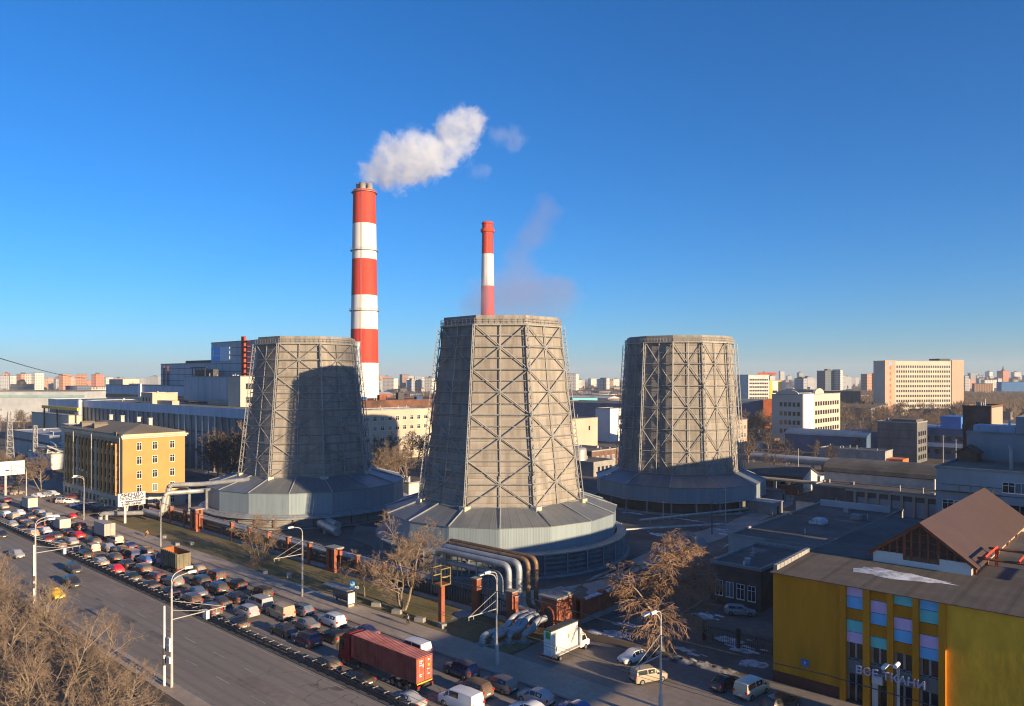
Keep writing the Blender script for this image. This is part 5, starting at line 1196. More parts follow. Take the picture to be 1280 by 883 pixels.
def car_mesh(kind):
    if kind in CARMESH: return CARMESH[kind]
    cfg = CARS[kind]; st = cfg['st']; D = {}
    def ring(s):
        x, zs, zb, w, zu, wu = s; zm = zs+(zb-zs)*.55
        return [(x,-w*.93,zs),(x,-w*1.0,zm),(x,-w*.97,zb),(x,-wu,zu),(x,0,zu+.035),(x,wu,zu),(x,w*.97,zb),(x,w*1.0,zm),(x,w*.93,zs)]
    rings = [ring(s) for s in st]; mb = MB(); n = 9
    for r_ in rings: mb.v += r_
    for i in range(len(rings)-1):
        for j in range(n-1): mb.f.append((i*n+j, i*n+j+1, (i+1)*n+j+1, (i+1)*n+j)); mb.m.append(0)
        mb.f.append((i*n+8, i*n, (i+1)*n, (i+1)*n+8)); mb.m.append(0)
    mb.f.append(tuple(reversed(range(n)))); mb.f.append(tuple((len(rings)-1)*n+j for j in range(n))); mb.m += [0,0]
    # lower bumper strip
    D['body'] = mb.mesh('body', 'tint', True)
    import_ = bpy.data.meshes
    bmsh = D['body']; bmsh.validate()
    bp = MB(); 
    x0, x1 = st[0][0], st[-1][0]
    D['front_bumper'] = bp.box(x0-.12, x0+.03, -st[1][3]*.8, st[1][3]*.8, .26, .44).mesh('front_bumper', 'trim_dark')
    D['rear_bumper'] = MB().box(x1-.03, x1+.12, -st[-2][3]*.86, st[-2][3]*.86, .26, .44).mesh('rear_bumper', 'trim_dark')
    g = MB(); a, b = rings[cfg['ws'][0]], rings[cfg['ws'][1]]
    tripatch(g, [a[3], b[3], b[5], a[5]], .06, .93, .06, .94, .02); D['windscreen'] = g.mesh('windscreen', 'glass_dark')
    g = MB(); a, b = rings[cfg['rw'][0]], rings[cfg['rw'][1]]
    tripatch(g, [a[3], b[3], b[5], a[5]], .10, .80, .08, .92, .02); D['rear_window'] = g.mesh('rear_window', 'glass_dark')
    s0, s1 = cfg['side']
    for sgn, nm in ((0,'L'),(1,'R')):
        g = MB()
        for i in range(s0, s1):
            a, b = rings[i], rings[i+1]
            if sgn == 0: tripatch(g, [a[2], b[2], b[3], a[3]], .05, .95, .12, .88, -.012) if False else tripatch(g, [b[2], a[2], a[3], b[3]], .05, .95, .14, .86, .012)
            else: tripatch(g, [a[6], b[6], b[5], a[5]], .05, .95, .14, .86, .012)
        a, b = rings[s0-1], rings[s0]
        if sgn == 0: tripatch(g, [b[2], a[2], a[3], b[3]], .06, .62, .16, .84, .012)
        else: tripatch(g, [a[6], b[6], b[5], a[5]], .38, .94, .16, .84, .012)
        D['side_window'+nm] = g.mesh('side_window', 'glass_dark')
    wr = cfg['wr']; wm = MB(); wm.lathe([(wr*.62,-.10),(wr,-.10),(wr,.10),(wr*.62,.10)], 14); wm.lathe([(.02,.085),(wr*.62,.07)], 14, 1); wm.lathe([(wr*.62,-.07),(.02,-.085)], 14, 1)
    wm.v = [(x, -z, y) for x, y, z in wm.v]; D['wheel'] = wm.mesh('wheel', ['rubber','rim'], True)
    rm = MB().lathe([(.05,.105),(wr*.22,.10),(wr*.60,.112),(wr*.62,.09)], 14); rm.v = [(x, -z, y) for x, y, z in rm.v]; D['rim'] = rm.mesh('rim', 'rim', True)
    s = st[-2]; 
    tl = MB().box(-.12,.06,-.11,.11,-.11,.13); D['taillight'] = tl.mesh('taillight', 'red_lens')
    hl = MB().box(-.12,.06,-.16,.16,-.07,.08); D['headlight'] = hl.mesh('headlight', 'white_lens')
    D['number_plate'] = MB().box(-.02,.01,-.26,.26,-.06,.06).mesh('number_plate', 'plate')
    D['mirror'] = MB().box(-.06,.08,-.11,.11,-.07,.08).mesh('mirror', 'trim_dark')
    D['cfg'] = cfg; D['rings'] = rings; CARMESH[kind] = D; return D
def put_car(kind, cname, x, y, rz, label, group, dirt=1.0, scale=1.0, cat=None, name='car', z=.006):
    D = car_mesh(kind); cfg = D['cfg']; st = cfg['st']
    t = thing(name, label, cat or 'car', (x, y, z), rz, group); t.scale = (scale,)*3
    b = link('body', D['body'], t); sl = b.material_slots[0]; sl.link = 'OBJECT'; sl.material = paint(cname, dirt)
    for k in ('front_bumper','rear_bumper','windscreen','rear_window'): link(k, D[k], t)
    link('side_window', D['side_windowL'], t); link('side_window', D['side_windowR'], t)
    wy = max(s[3] for s in st)-.09
    for ax in cfg['axle']:
        for sg in (1, -1):
            wh = link('wheel', D['wheel'], t, (ax, sg*wy, cfg['wr']), 0 if sg < 0 else PI)
            if x > -135: link('rim', D['rim'], wh)
    r_, f_ = st[-2], st[1]; tz = r_[2]-.13
    for sg in (-1, 1):
        link('taillight', D['taillight'], t, (r_[0]-.03, sg*(r_[3]-.14), tz)); link('headlight', D['headlight'], t, (f_[0]-.02, sg*(f_[3]-.22), f_[2]-.08))
        ms = st[cfg['ws'][1]]; link('mirror', D['mirror'], t, (ms[0]+.32, sg*(ms[3]+.06), ms[2]+.06))
    link('number_plate', D['number_plate'], t, (st[-1][0]-.015, 0, st[-1][1]+.22)); link('number_plate', D['number_plate'], t, (st[0][0]+.05, 0, st[0][1]+.04))
    return t
ZO = {'A':(0,600,8.83),'B':(60,620,8.83),'C':(140,670,8.83),'D':(220,690,8.83),'E':(320,720,6.306),'F':(460,760,7.18),'G':(580,780,8.0),'H':(740,760,4.923)}
JAM = """A 25 225 maroon:hatchback|A 25 290 beige:sedan|A 60 375 white:wagon|A 185 360 white:sedan|A 330 335 dark blue:hatchback|A 405 345 silver:hatchback|A 320 400 charcoal:sedan|A 470 395 beige:wagon|A 585 410 white:hatchback|A 150 405 beige:SUV
A 235 435 charcoal:sedan|A 130 480 silver:sedan|A 230 535 black:sedan|A 290 480 dark grey:wagon|A 405 510 maroon:sedan|A 490 470 dark grey:van|A 745 495 grey:hatchback|A 500 555 white:sedan|A 350 590 beige:SUV|A 515 650 maroon:hatchback|A 610 605 dark grey:sedan
A 735 570 charcoal:sedan|B 345 340 maroon:SUV|A 850 600 red:sedan|A 790 670 silver:sedan|A 650 710 charcoal:wagon|A 800 780 black:sedan|B 745 490 cream:minivan|B 500 490 dark grey:wagon|B 485 575 cream:minivan|B 680 570 silver:sedan|B 895 550 dark blue:hatchback
B 890 640 brown:SUV|B 730 670 dark grey:wagon|B 405 640 black:SUV|B 575 720 silver:sedan|B 865 740 charcoal:sedan|B 745 805 bright red:hatchback|C 385 150 dark grey:wagon|C 345 265 dark blue:van|C 550 225 white:sedan|C 510 315 blue:SUV|C 335 360 dark grey:SUV
C 485 440 maroon:wagon|C 215 440 dark green:sedan|C 415 535 charcoal:sedan|C 680 495 grey:SUV|C 630 610 black:sedan|D 275 180 beige:hatchback|D 455 255 brown:minivan|D 265 320 charcoal:SUV|D 450 395 dark grey:SUV|D 675 345 black:hatchback|D 225 430 blue grey:sedan
D 175 525 brown:SUV|D 485 540 dark grey:sedan|D 655 490 charcoal:sedan|D 370 635 brown:SUV|D 940 445 black:minivan|D 940 565 silver:van|D 780 650 silver:SUV|D 670 770 black:sedan|E 205 280 beige:van|E 350 255 blue grey:wagon|E 600 345 white:SUV|E 390 370 grey:sedan
E 215 415 charcoal:sedan|E 395 495 purple:SUV|E 585 470 black:hatchback|E 530 690 dark grey:hatchback|E 770 800 black:sedan|E 890 420 dark blue:sedan|F 450 350 white:van|F 835 545 dark blue:SUV|F 325 820 silver:sedan|F 945 715 brown:SUV|F 830 830 white:panel van|G 340 580 grey:wagon|G 735 720 silver:hatchback|G 740 812 white:sedan|G 1180 800 blue:sedan"""
LANE = [54.05, 57.2, 60.35, 63.75]; LNAME = ['guardrail lane','second lane','third lane','kerb lane']
rnd = random.Random(12)
lanes = {0:[],1:[],2:[],3:[]}
for it in JAM.replace('\n', '|').split('|'):
    pos, kind = it.rsplit(':', 1); z_, a, b, cname = pos.split(' ', 3); o_ = ZO[z_]
    x, y = W(o_[0]+int(a)/o_[2], o_[1]+int(b)/o_[2], .8); li = min(range(4), key=lambda i: abs(LANE[i]-y))
    lanes[li].append([x, LANE[li]+max(-.35, min(.35, y-LANE[li])), cname, kind])
# lorries standing in the queue
TR = {0:[], 1:[[-73.5,57.1,'red container lorry','lorry',17.5]], 2:[[W(72,655,1.6)[0],60.6,'cream box truck','lorry',6.5],[-141.5,61.9,'green dump truck','lorry',9.5]], 3:[[W(27,630,1.8)[0],64.2,'cream box truck','lorry',7.5],[W(128,662,1.8)[0],64.3,'grey box truck','lorry',8.2]]}
for li in range(4):
    q = sorted(lanes[li]+[l[:4] for l in TR[li]], key=lambda c: c[0])
    tl = {id(l): l for l in q}
    LEN = lambda c: next((v[4] for v in TR[li] if v[0] == c[0] and v[2] == c[2]), None) or CARS[c[3]]['L']
    ln = [LEN(c) for c in q]; lock = [c[3] == 'lorry' for c in q]
    for _ in range(30):
        for i in range(len(q)-1):
            need = (ln[i]+ln[i+1])/2*1.08+.7; gap = q[i+1][0]-q[i][0]
            if gap < need:
                dlt = need-gap
                if lock[i]: q[i+1][0] += dlt
                elif lock[i+1]: q[i][0] -= dlt
                else: q[i][0] -= dlt/2; q[i+1][0] += dlt/2
    ds = lambda c: c[2] if c[3] == 'lorry' else c[2]+' '+c[3]
    used = {}
    for i, c in enumerate(q):
        if c[3] == 'lorry':
            for v in TR[li]:
                if v[2] == c[2]: v[0] = c[0]
            continue
        front = ds(q[i-1]) if i else None; back = ds(q[i+1]) if i+1 < len(q) else None
        if front and back: lb = f"{ds(c)} in the {LNAME[li]} between a {front} and a {back}"
        elif back: lb = f"{ds(c)} farthest up the {LNAME[li]}, ahead of a {back}"
        else: lb = f"{ds(c)} nearest in the {LNAME[li]}, last behind a {front}"
        used.setdefault(lb, []).append(i)
        cat = 'van' if 'van' in c[3] and c[3] != 'minivan' else 'car'
        put_car(c[3], c[2], c[0], c[1], PI+rnd.uniform(-.025,.025), lb, 'cars queuing on the highway', rnd.choice((.35,.6,.8,1.0)) if c[2] not in ('bright red','red','white') else .4, rnd.uniform(1.05,1.11), cat, 'van' if cat == 'van' else 'car')
for (px, py), cn, kd, lb in (((2,667),'charcoal','sedan','dark sedan coming the other way at the left edge by the guardrail'),((22,692),'silver','hatchback','silver hatchback coming the other way below the jam at left'),((92,710),'dark grey','SUV','dark SUV coming towards us close to the guardrail'),((89.6,727),'charcoal','SUV','dark SUV coming towards us just above the yellow taxi'),((70,741),'yellow','sedan','yellow taxi on the empty carriageway near the thin white pole')):
    x, y = W(px, py, .8); t = put_car(kd, cn, x, y, rnd.uniform(-.02,.02), lb, 'cars on the emptier carriageway', .5, 1.0, 'taxi' if cn == 'yellow' else 'car', 'taxi' if cn == 'yellow' else 'car')
    if cn == 'yellow': MB().box(-.1,.15,-.28,.28,1.45,1.62).build('roof_sign', 'yellow_paint', t)
PK = [((89,645),'red','hatchback',PI,'small red hatchback on the driveway edge beside the jam'),((3,609),'maroon','sedan',2.2,'reddish parked car at the far left under the billboard'),((13,612),'charcoal','sedan',2.2,'dark parked car beside the reddish one at far left'),((22,615.5),'beige','sedan',2.2,'beige parked sedan, rightmost of the three under the left billboard'),
 ((17,608),'black','SUV',2.2,'black parked SUV behind the beige sedan at far left'),((48,619),'white','sedan',.35,'white parked car nearest the single headed lamp post'),((56,618),'silver','sedan',.35,'silver car parked between two white cars beside the bare tree'),((66,616.5),'white','wagon',.35,'white wagon parked nearest the corner of the yellow office building'),
 ((74,625),'charcoal','hatchback',.9,'dark hatchback heading the row of cars parked before the yellow office'),((81,626),'silver','SUV',.9,'silver SUV second in the row parked before the yellow office'),((89,626),'white','hatchback',.9,'white hatchback third in the row parked before the yellow office'),((92,620.5),'maroon','sedan',.9,'maroon sedan parked against the wall of the yellow office'),
 ((99.6,631),'blue','sedan',.9,'blue sedan parked in the shade before the yellow office'),((109,633),'dark blue','wagon',.9,'dark blue wagon parked beside the blue sedan'),((119,632),'beige','SUV',.9,'beige SUV parked left of the letting billboard'),((111,641),'black','sedan',.9,'black sedan parked by the verge edge near the bent pipe'),((122,638),'maroon','hatchback',.9,'maroon hatchback parked behind the bent silver pipe'),((136,636),'grey','sedan',.9,'grey sedan parked behind the letting billboard'),
 ((791,819),'white','hatchback',-PI/2-.25,'white hatchback facing us on the lot under the weeping tree'),((811,843),'beige','minivan',PI/2-.45,'dusty beige minivan behind the bracket of the lot lamp post'),((906.5,851),'black','sedan',PI/2-.1,'black sedan parked by the snow heap next to the cream van'),((940,860),'cream','van',PI/2-.12,'old cream van parked beside the fabric shop wall'),((978,876),'charcoal','wagon',PI/2-.3,'dark old car at the foot of the fabric shop wall'),
 ((925,762),'silver','wagon',.5,'silver wagon parked in the shaded yard before the brick workshop'),((228,622),'blue grey','sedan',.3,'dim blue car behind the looped pipes')]
for (px, py), cn, kd, rz, lb in PK:
    x, y = W(px, py, .8); put_car(kd, cn, x, y, rz, lb, 'parked cars', .7, 1.0, 'van' if kd == 'van' else 'car', 'van' if kd == 'van' else 'car', .02 if y > 72 else .006)

def wheels(t, axles, wy, r_=.5, dual=False):
    wm = MB().lathe([(r_*.6,-.16),(r_,-.16),(r_,.16),(r_*.6,.16)], 16).lathe([(.03,.10),(r_*.6,.13)], 16, 1).lathe([(r_*.6,-.13),(.03,-.1)], 16, 1)
    wm.v = [(x, -z, y) for x, y, z in wm.v]; me = wm.mesh('wheel', ['rubber','rim'], True)
    for a in axles:
        for sg in (-1, 1): link('wheel', me, t, (a, sg*wy, r_), 0 if sg > 0 else PI)
def cab(t, x0, x1, w, z0, z1, m_, nose=.25):
    MB().prism([(x0,z0),(x1,z0),(x1,z0+.9),(x1-.12,z0+1.1),(x1-nose-.1,z1-.12),(x1-nose-.3,z1),(x0,z1)], -w, w).build('cab', m_, t)
    MB().quad([(x1-.14+.02,-w+.14,z0+1.16),(x1-.14+.02,w-.14,z0+1.16),(x1-nose-.05,w-.2,z1-.2),(x1-nose-.05,-w+.2,z1-.2)]).build('windscreen', 'glass_dark', t)
    for sg in (-1, 1):
        y = sg*(w+.008); q = [(x1-.35,y,z0+1.2),(x1-nose-.25,y,z1-.25),(x1-1.25,y,z1-.25),(x1-1.25,y,z0+1.2)]
        MB().quad(q if sg < 0 else q[::-1]).build('side_window', 'glass_dark', t)
        MB().box(x1-.02, x1+.04, sg*(w-.3)-.2, sg*(w-.3)+.2, z0+.35, z0+.6).build('headlight', 'white_lens', t)
        MB().box(x1-.25, x1-.1, sg*(w+.22)-.12, sg*(w+.22)+.12, z0+1.0, z0+1.7).build('mirror', 'trim_dark', t)
    MB().box(x1-.1, x1+.1, -w, w, z0-.25, z0+.25).build('bumper', 'trim_dark', t)
def tails(t, x, w, z):
    for sg in (-1, 1): MB().box(x-.08, x+.02, sg*(w-.25)-.22, sg*(w-.25)+.22, z, z+.18).build('taillight', 'red_lens', t)
def box_truck(label, x, y, L_, H_, m_box, m_cab, group='box trucks in the jam', m_rear=None):
    t = thing('box_truck', label, 'truck', (x, y, .006), PI, group); h = L_/2; w = 1.15
    MB().box(-h, h-2.0, -.42, .42, .62, .9).build('chassis', 'steel_dark', t)
    MB().box(-h, h-1.9, -w, w, .95, H_).build('cargo_box', m_box, t)
    mb = MB().box(-h-.03,-h-.003,-w+.06,-.02,1.05,H_-.08).box(-h-.03,-h-.003,.02,w-.06,1.05,H_-.08); mb.build('rear_door', m_rear or m_box, t)
    for sg in (-1,1): MB().box(-h-.06,-h-.031,sg*.12-.025,sg*.12+.025,1.1,H_-.15).build('door_rod', 'steel', t)
    cab(t, h-1.75, h, 1.0, .55, 2.25, m_cab); wheels(t, (h-.9, -h+1.4), .95, .40); tails(t, -h, w, .7); MB().box(-h-.05,-h+.02,-w,w,.45,.6).build('bumper', 'steel_dark', t)
v = TR[2][0]; box_truck('small box truck with a cream rear in the third lane, near the white sedan', v[0], v[1], 6.3, 3.0, 'tarp_grey', 'cab_blue', m_rear='tarp_cream')
v = TR[3][0]; box_truck('box truck with bright cream rear doors at the far left of the kerb lane', v[0], v[1], 7.2, 3.5, 'tarp_grey', 'cab_blue', m_rear='tarp_cream')
v = TR[3][1]; box_truck('big grey box truck with a dusty tan rear in the kerb lane below the billboard', v[0], v[1], 8.0, 3.6, 'tarp_grey', 'cab_blue', m_rear='tarp_grey')
# open dump truck
v = TR[2][1]; t = thing('dump_truck', 'dump truck with a tall open rust lined green bin and a dark blue cab', 'truck', (v[0], v[1]+.3, .006), PI)
MB().box(-4.6,4,-.45,.45,.75,1.05).build('chassis', 'steel_dark', t)
mb = MB(); x0, x1, w = -4.7, 2.0, 1.25; z0, z1 = 1.2, 3.9
for y in (-w, w-.08): mb.box(x0, x1, y, y+.08, z0, z1)
mb.box(x0, x1, -w+.08, w-.08, z0, z0+.1).box(x1-.08, x1, -w+.08, w-.08, z0+.1, z1)
mb.build('bin', 'bin_rib', t)
MB().box(x0-.1, x0, -w, w, z0-.1, z1-.15).box(x0-.2,x0-.101,-.9,-.75,z0,z1-.3).box(x0-.2,x0-.101,.75,.9,z0,z1-.3).box(x0-.2,x0-.101,-.08,.08,z0,z1-.3).build('tailgate', 'bin_green', t)
mb = MB().box(x0+.02, x1-.1, -w+.081, -w+.1, z0+.12, z1).box(x0+.02, x1-.1, w-.1, w-.081, z0+.12, z1).box(x1-.1, x1-.082, -w+.1, w-.1, z0+.12, z1).box(x0+.02,x1-.1,-w+.1,w-.1,z0+.101,z0+.9); mb.build('bin_lining', 'bin_rust', t)
for y in (-w-.1, w-.02):
    for i in range(9): MB().box(x0+.3+i*.78, x0+.42+i*.78, y, y+.12, z0, z1+.02).build('bin_rib', 'bin_green', t)
cab(t, 2.2, 4.2, 1.15, .7, 2.9, 'cab_blue'); wheels(t, (3.2, -1.6, -3.0), 1.0, .52); tails(t, -4.75, 1.2, .85)
# container lorry
v = TR[1][0]; t = thing('container_lorry', 'long lorry carrying a ribbed red shipping container behind a dark red cab', 'lorry', (v[0], v[1], .006), PI)
H0, HL = 1.35, 6.1
MB().box(-8.7,3.6,-.5,.5,1.0,1.34).build('trailer_chassis', 'steel_dark', t)
cx0, cx1 = -8.7, 3.5; w = 1.22; h0, h1 = 1.36, 4.2
for sg in (-1, 1):
    mb = MB()
    for i in range(44):
        a = cx0+.16+i*(cx1-cx0-.32)/44; s_ = (cx1-cx0-.32)/44
        y0, y1 = sg*(w-.01), sg*(w-.06)
        p = [(a,y0),(a+s_*.35,y0),(a+s_*.5,y1),(a+s_*.85,y1),(a+s_,y0)]
        for (xa, ya), (xb, yb) in zip(p, p[1:]):
            q = [(xa,ya,h0+.15),(xb,yb,h0+.15),(xb,yb,h1-.12),(xa,ya,h1-.12)]; mb.quad(q if sg < 0 else q[::-1])
    mb.build('container_side', 'container_red', t)
mb = MB()
for sg in (-1, 1):
    y = sg*w; mb.box(cx0,cx1,min(y,y-sg*.08),max(y,y-sg*.08),h0,h0+.15).box(cx0,cx1,min(y,y-sg*.08),max(y,y-sg*.08),h1-.12,h1)
    for x in (cx0, cx1-.16): mb.box(x,x+.16,min(y,y-sg*.1),max(y,y-sg*.1),h0+.15,h1-.12)
mb.box(cx1-.1,cx1-.02,-w+.1,w-.1,h0,h1-.12).box(cx0+.05,cx1-.05,-w+.08,w-.08,h0,h0+.1)
mb.build('container_frame', 'container_red', t)
mb = MB()
for i in range(30): a = cx0+i*(cx1-cx0)/30; mb.box(a+.003, a+(cx1-cx0)/30*.55, -w+.07, w-.07, h1-.05, h1+.012).box(a+(cx1-cx0)/30*.55, a+(cx1-cx0)/30, -w+.07, w-.07, h1-.06, h1-.015)
M['container_roof'] = mat('container_roof', (.36,.10,.085), .6, .25, .6, c2=(.46,.19,.16)); mb.build('container_roof', 'container_roof', t)
M['container_door'] = mat('container_door', (.46,.10,.055), .6, .2, .9)
for sg in (-1, 1):
    d = MB().box(cx0-.05,cx0-.003,min(sg*.03,sg*(w-.08)),max(sg*.03,sg*(w-.08)),h0+.12,h1-.1).build('rear_door', 'container_door', t)
    mb = MB()
    for q in (.3,.85): mb.box(cx0-.1,cx0-.052,sg*q-.025,sg*q+.025,h0+.15,h1-.12)
    for q in (.3,.85): mb.box(cx0-.12,cx0-.101,sg*q-.14,sg*q+.1,h0+.95,h0+1.02)
    mb.build('locking_bar', 'steel', t)
mb = MB()
for y, z, a, b in ((.55,3.72,.5,.13),(.6,3.5,.36,.1),(.58,3.25,.42,.1),(-.6,3.6,.22,.2),(-.55,2.6,.34,.1),(.6,2.2,.4,.1),(.6,2.0,.3,.08),(-.6,2.05,.3,.1),(.25,3.0,.2,.4)): mb.box(cx0-.056,cx0-.051,y-a/2,y+a/2,z,z+b)
mb.build('marking', 'white_paint', t); MB().box(cx0-.057,cx0-.051,-.75,-.5,2.95,3.25).build('warning_label', 'yellow_paint', t)
MB().box(cx0-.06,cx0-.01,-1.15,1.15,1.2,1.34).build('reflective_strip', 'yellow_paint', t); MB().box(cx0-.15,cx0-.02,-1.2,1.2,.6,.8).build('bumper', 'steel_dark', t); tails(t, cx0-.1, 1.2, .85)
cab(t, 4.0, 6.2, 1.22, .75, 3.5, 'cab_red', .12); MB().prism([(4.1,3.5),(5.7,3.5),(5.2,3.95),(4.1,4.15)], -1.05, 1.05).build('wind_deflector', 'cab_red', t)
MB().box(1.6,6.0,-.45,.45,.7,.98).build('tractor_chassis', 'steel_dark', t); MB().tube([(2.6,-1.0,.75),(3.7,-1.0,.75)], .3, 12).build('fuel_tank', 'galv', t)
wheels(t, (5.2, 2.2, -4.4, -5.7, -7.0), 1.05, .5)
# flatbed with the tall white advertising panel
t = thing('panel_truck', 'small truck with a tall grubby white display panel at the lot edge', 'truck', (-60.2, 77.6, .012), PI/2+.02)
MB().box(-3.9,2.0,-.4,.4,.55,.78).build('chassis', 'steel_dark', t); MB().box(-4.0,1.6,-1.05,1.05,.79,.92).build('bed', 'pole', t)
M['grubby'] = mat('grubby', (.66,.63,.57), .8, .2, .5, c2=(.76,.74,.70), fine=.18)
MB().box(-4.0,1.6,-.55,.55,.93,3.95).build('display_panel', 'grubby', t); MB().box(-4.05,1.65,-.62,.62,3.952,4.1).build('panel_cap', 'steel_dark', t)
for x in (-4.0,1.55): MB().box(x-.06,x+.06,-.6,.6,.93,3.95).build('panel_edge', 'frame_white', t)
MB().box(-4.09,-4.061,-.4,.3,3.0,3.9).build('sticker', 'green_paint', t); 
for x, z in ((-2.9,1.2),(-.3,2.2)): MB().box(x-.08,x+.08,-.565,-.552,z,z+.6).build('slot', 'trim_dark', t)
MB().prism([(1.75,.5),(3.75,.5),(3.8,1.15),(3.3,1.35),(2.85,2.1),(1.75,2.25)], -.95, .95).build('cab', 'white_paint', t)
MB().prism([(1.75,2.26),(2.7,2.16),(1.75,3.2)], -.9, .9).build('wind_deflector', 'white_paint', t)
MB().quad([(3.32,-.8,1.38),(3.32,.8,1.38),(2.9,.75,2.05),(2.9,-.75,2.05)]).build('windscreen', 'glass_dark', t)
for sg in (-1,1):
    q = [(3.1,sg*.957,1.35),(2.75,sg*.957,2.0),(2.1,sg*.957,2.05),(2.1,sg*.957,1.35)]; MB().quad(q if sg < 0 else q[::-1]).build('side_window', 'glass_dark', t)
    MB().box(3.7,3.8,sg*.7-.2,sg*.7+.2,.8,1.05).build('headlight', 'white_lens', t)
wheels(t, (2.9,-2.6), .85, .36); tails(t, -4.0, 1.0, .6)

# ------------------------------------------------------------------ people
def person(label, x, y, rz, bend_, coat, cat='person'):
    """one skinned body in world proportions: 1.75 m, arms hanging, one foot ahead"""
    t = thing('person', label, cat, (x, y, .13), rz)
    J = {'pelvis':(0,0,.95),'chest':(.02+bend_*.35,0,1.32-bend_*.12),'neck':(.03+bend_*.5,0,1.50-bend_*.22),'head':(.06+bend_*.6,0,1.66-bend_*.28),
     'hl':(0,.10,.90),'kl':(.10,.11,.50),'al':(.02,.11,.09),'tl':(.17,.12,.04),'hr':(0,-.10,.90),'kr':(-.02,-.11,.49),'ar':(-.16,-.11,.10),'tr':(-.02,-.12,.04),
     'sl':(.03+bend_*.45,.20,1.44-bend_*.2),'el':(.0+bend_*.55,.27,1.16-bend_*.25),'wl':(.10+bend_*.7,.25,.90-bend_*.25),'fl':(.13+bend_*.72,.24,.80-bend_*.25),'sr':(.03+bend_*.45,-.20,1.44-bend_*.2),'er':(-.06+bend_*.5,-.27,1.16-bend_*.25),'wr':(.02+bend_*.7,-.26,.90-bend_*.25),'fr':(.05+bend_*.72,-.25,.80-bend_*.25)}
    rad = dict(pelvis=.16,chest=.17,neck=.06,head=.105,hl=.10,kl=.07,al=.05,tl=.045,hr=.10,kr=.07,ar=.05,tr=.045,sl=.075,el=.055,wl=.045,fl=.035,sr=.075,er=.055,wr=.045,fr=.035)
    ks = list(J); ed = [('pelvis','chest'),('chest','neck'),('neck','head'),('pelvis','hl'),('hl','kl'),('kl','al'),('al','tl'),('pelvis','hr'),('hr','kr'),('kr','ar'),('ar','tr'),('chest','sl'),('sl','el'),('el','wl'),('wl','fl'),('chest','sr'),('sr','er'),('er','wr'),('wr','fr')]
    def skin(nm, keys, grow, m_):
        kk = [k for k in ks if k in keys]; me = bpy.data.meshes.new(nm); me.from_pydata([J[k] for k in kk], [(kk.index(a), kk.index(b)) for a, b in ed if a in kk and b in kk], [])
        me.materials.append(M[m_]); o = link(nm, me, t); o.modifiers.new('s', 'SKIN'); o.modifiers.new('u', 'SUBSURF').render_levels = 2
        for i, k in enumerate(kk): sv = me.skin_vertices[0].data[i]; sv.radius = (rad[k]*grow,)*2; sv.use_root = (i == 0)
        return o
    skin('body', set(ks), 1.0, 'skin'); skin('coat', {'pelvis','chest','neck','sl','el','wl','sr','er','wr'}, 1.22, coat); skin('trousers', {'pelvis','hl','kl','al','hr','kr','ar'}, 1.18, 'cloth_dark')
    h = Vector(J['head']); MB().lathe([(.02,.135),(.09,.10),(.118,.03),(.112,-.03)], 12, cx=0, cy=0).build('hair', 'hair', t, True).location = h-Vector((.015,0,0))
x, y = W(510, 783); person('person in dark clothes walking along the pavement edge right of the bus shelter', x, y, PI, 0.05, 'cloth_dark')
x, y = W(182, 672); person('person in an orange coat bending over on the pavement edge below the billboard', x, y, 1.0, .75, 'cloth_orange')

# ------------------------------------------------------------------ trees
def tree_data(seed, H_, stems, spread, droop, n1, n2, n3, n4, r0, start=.25, up=.5, twig=.014):
    """bare winter tree: trunk and limbs in one mesh, twigs in the other"""
    r = random.Random(seed); T, C = MB(), MB()
    rv = lambda: Vector((r.gauss(0,1), r.gauss(0,1), r.gauss(0,1)))
    def seg(mb, a, b, ra, rb_, n): 
        mb.tube([a, b], ra, n, caps=False, r1=rb_)
    def grow(p, d, L_, rad, lev):
        n = (6, 5, 4, 3, 2)[lev]; pts = [p]; dirs = [d]
        for i in range(n):
            bias = Vector((0,0, up*.30 if lev < 2 else up*.12-droop*(.16+.12*lev)))
            d = (d+rv()*(.10, .14, .18, .20, .22)[lev]+bias*(.5 if lev else .3)).normalized(); p = p+d*(L_/n); pts.append(p); dirs.append(d)
        for i in range(n):
            ra = rad*(1-.75*i/n); rb_ = rad*(1-.75*(i+1)/n)
            seg(T if lev < 2 else C, pts[i], pts[i+1], max(ra, twig), max(rb_, twig*.8), (7, 5, 4, 3, 3)[lev])
        if lev == 4: return
        k = (n1, n2, n3, n4)[lev]
        for j in range(k):
            f = start+(1-start)*(j+r.random())/k if lev == 0 else .2+.8*(j+r.random())/k
            i = min(n-1, int(f*n)); q = pts[i].lerp(pts[i+1], f*n-i); dd = dirs[i+1]
            side = dd.cross(rv()).normalized(); ang = r.uniform(.45, .95)*(spread if lev == 0 else 1.0)
            nd = (dd*math.cos(ang)+side*math.sin(ang)).normalized()
            grow(q, nd, L_*r.uniform(.42,.62)*(1.15-.45*f if lev == 0 else 1-.3*f), rad*(.55-.2*f), lev+1)
    for s in range(stems):
        a = 2*PI*s/stems+r.uniform(-.4,.4); tilt = 0 if stems == 1 else r.uniform(.12,.42)*spread
        d = Vector((math.cos(a)*math.sin(tilt), math.sin(a)*math.sin(tilt), math.cos(tilt)))
        grow(Vector((math.cos(a)*.2*(stems > 1), math.sin(a)*.2*(stems > 1), -.1)), d, H_*r.uniform(.68,.82), r0*(1 if stems == 1 else .7), 0)
    return T, C
TREES = {}
def tree_kind(k, mt, *a, **kw):
    T, C = tree_data(*a, **kw); TREES[k] = (T.mesh('trunk', 'bark', True), C.mesh('crown', mt))
tree_kind('broad', 'twig', 21, 12.5, 3, 1.15, .0, 8, 8, 6, 6, .24, twig=.014)
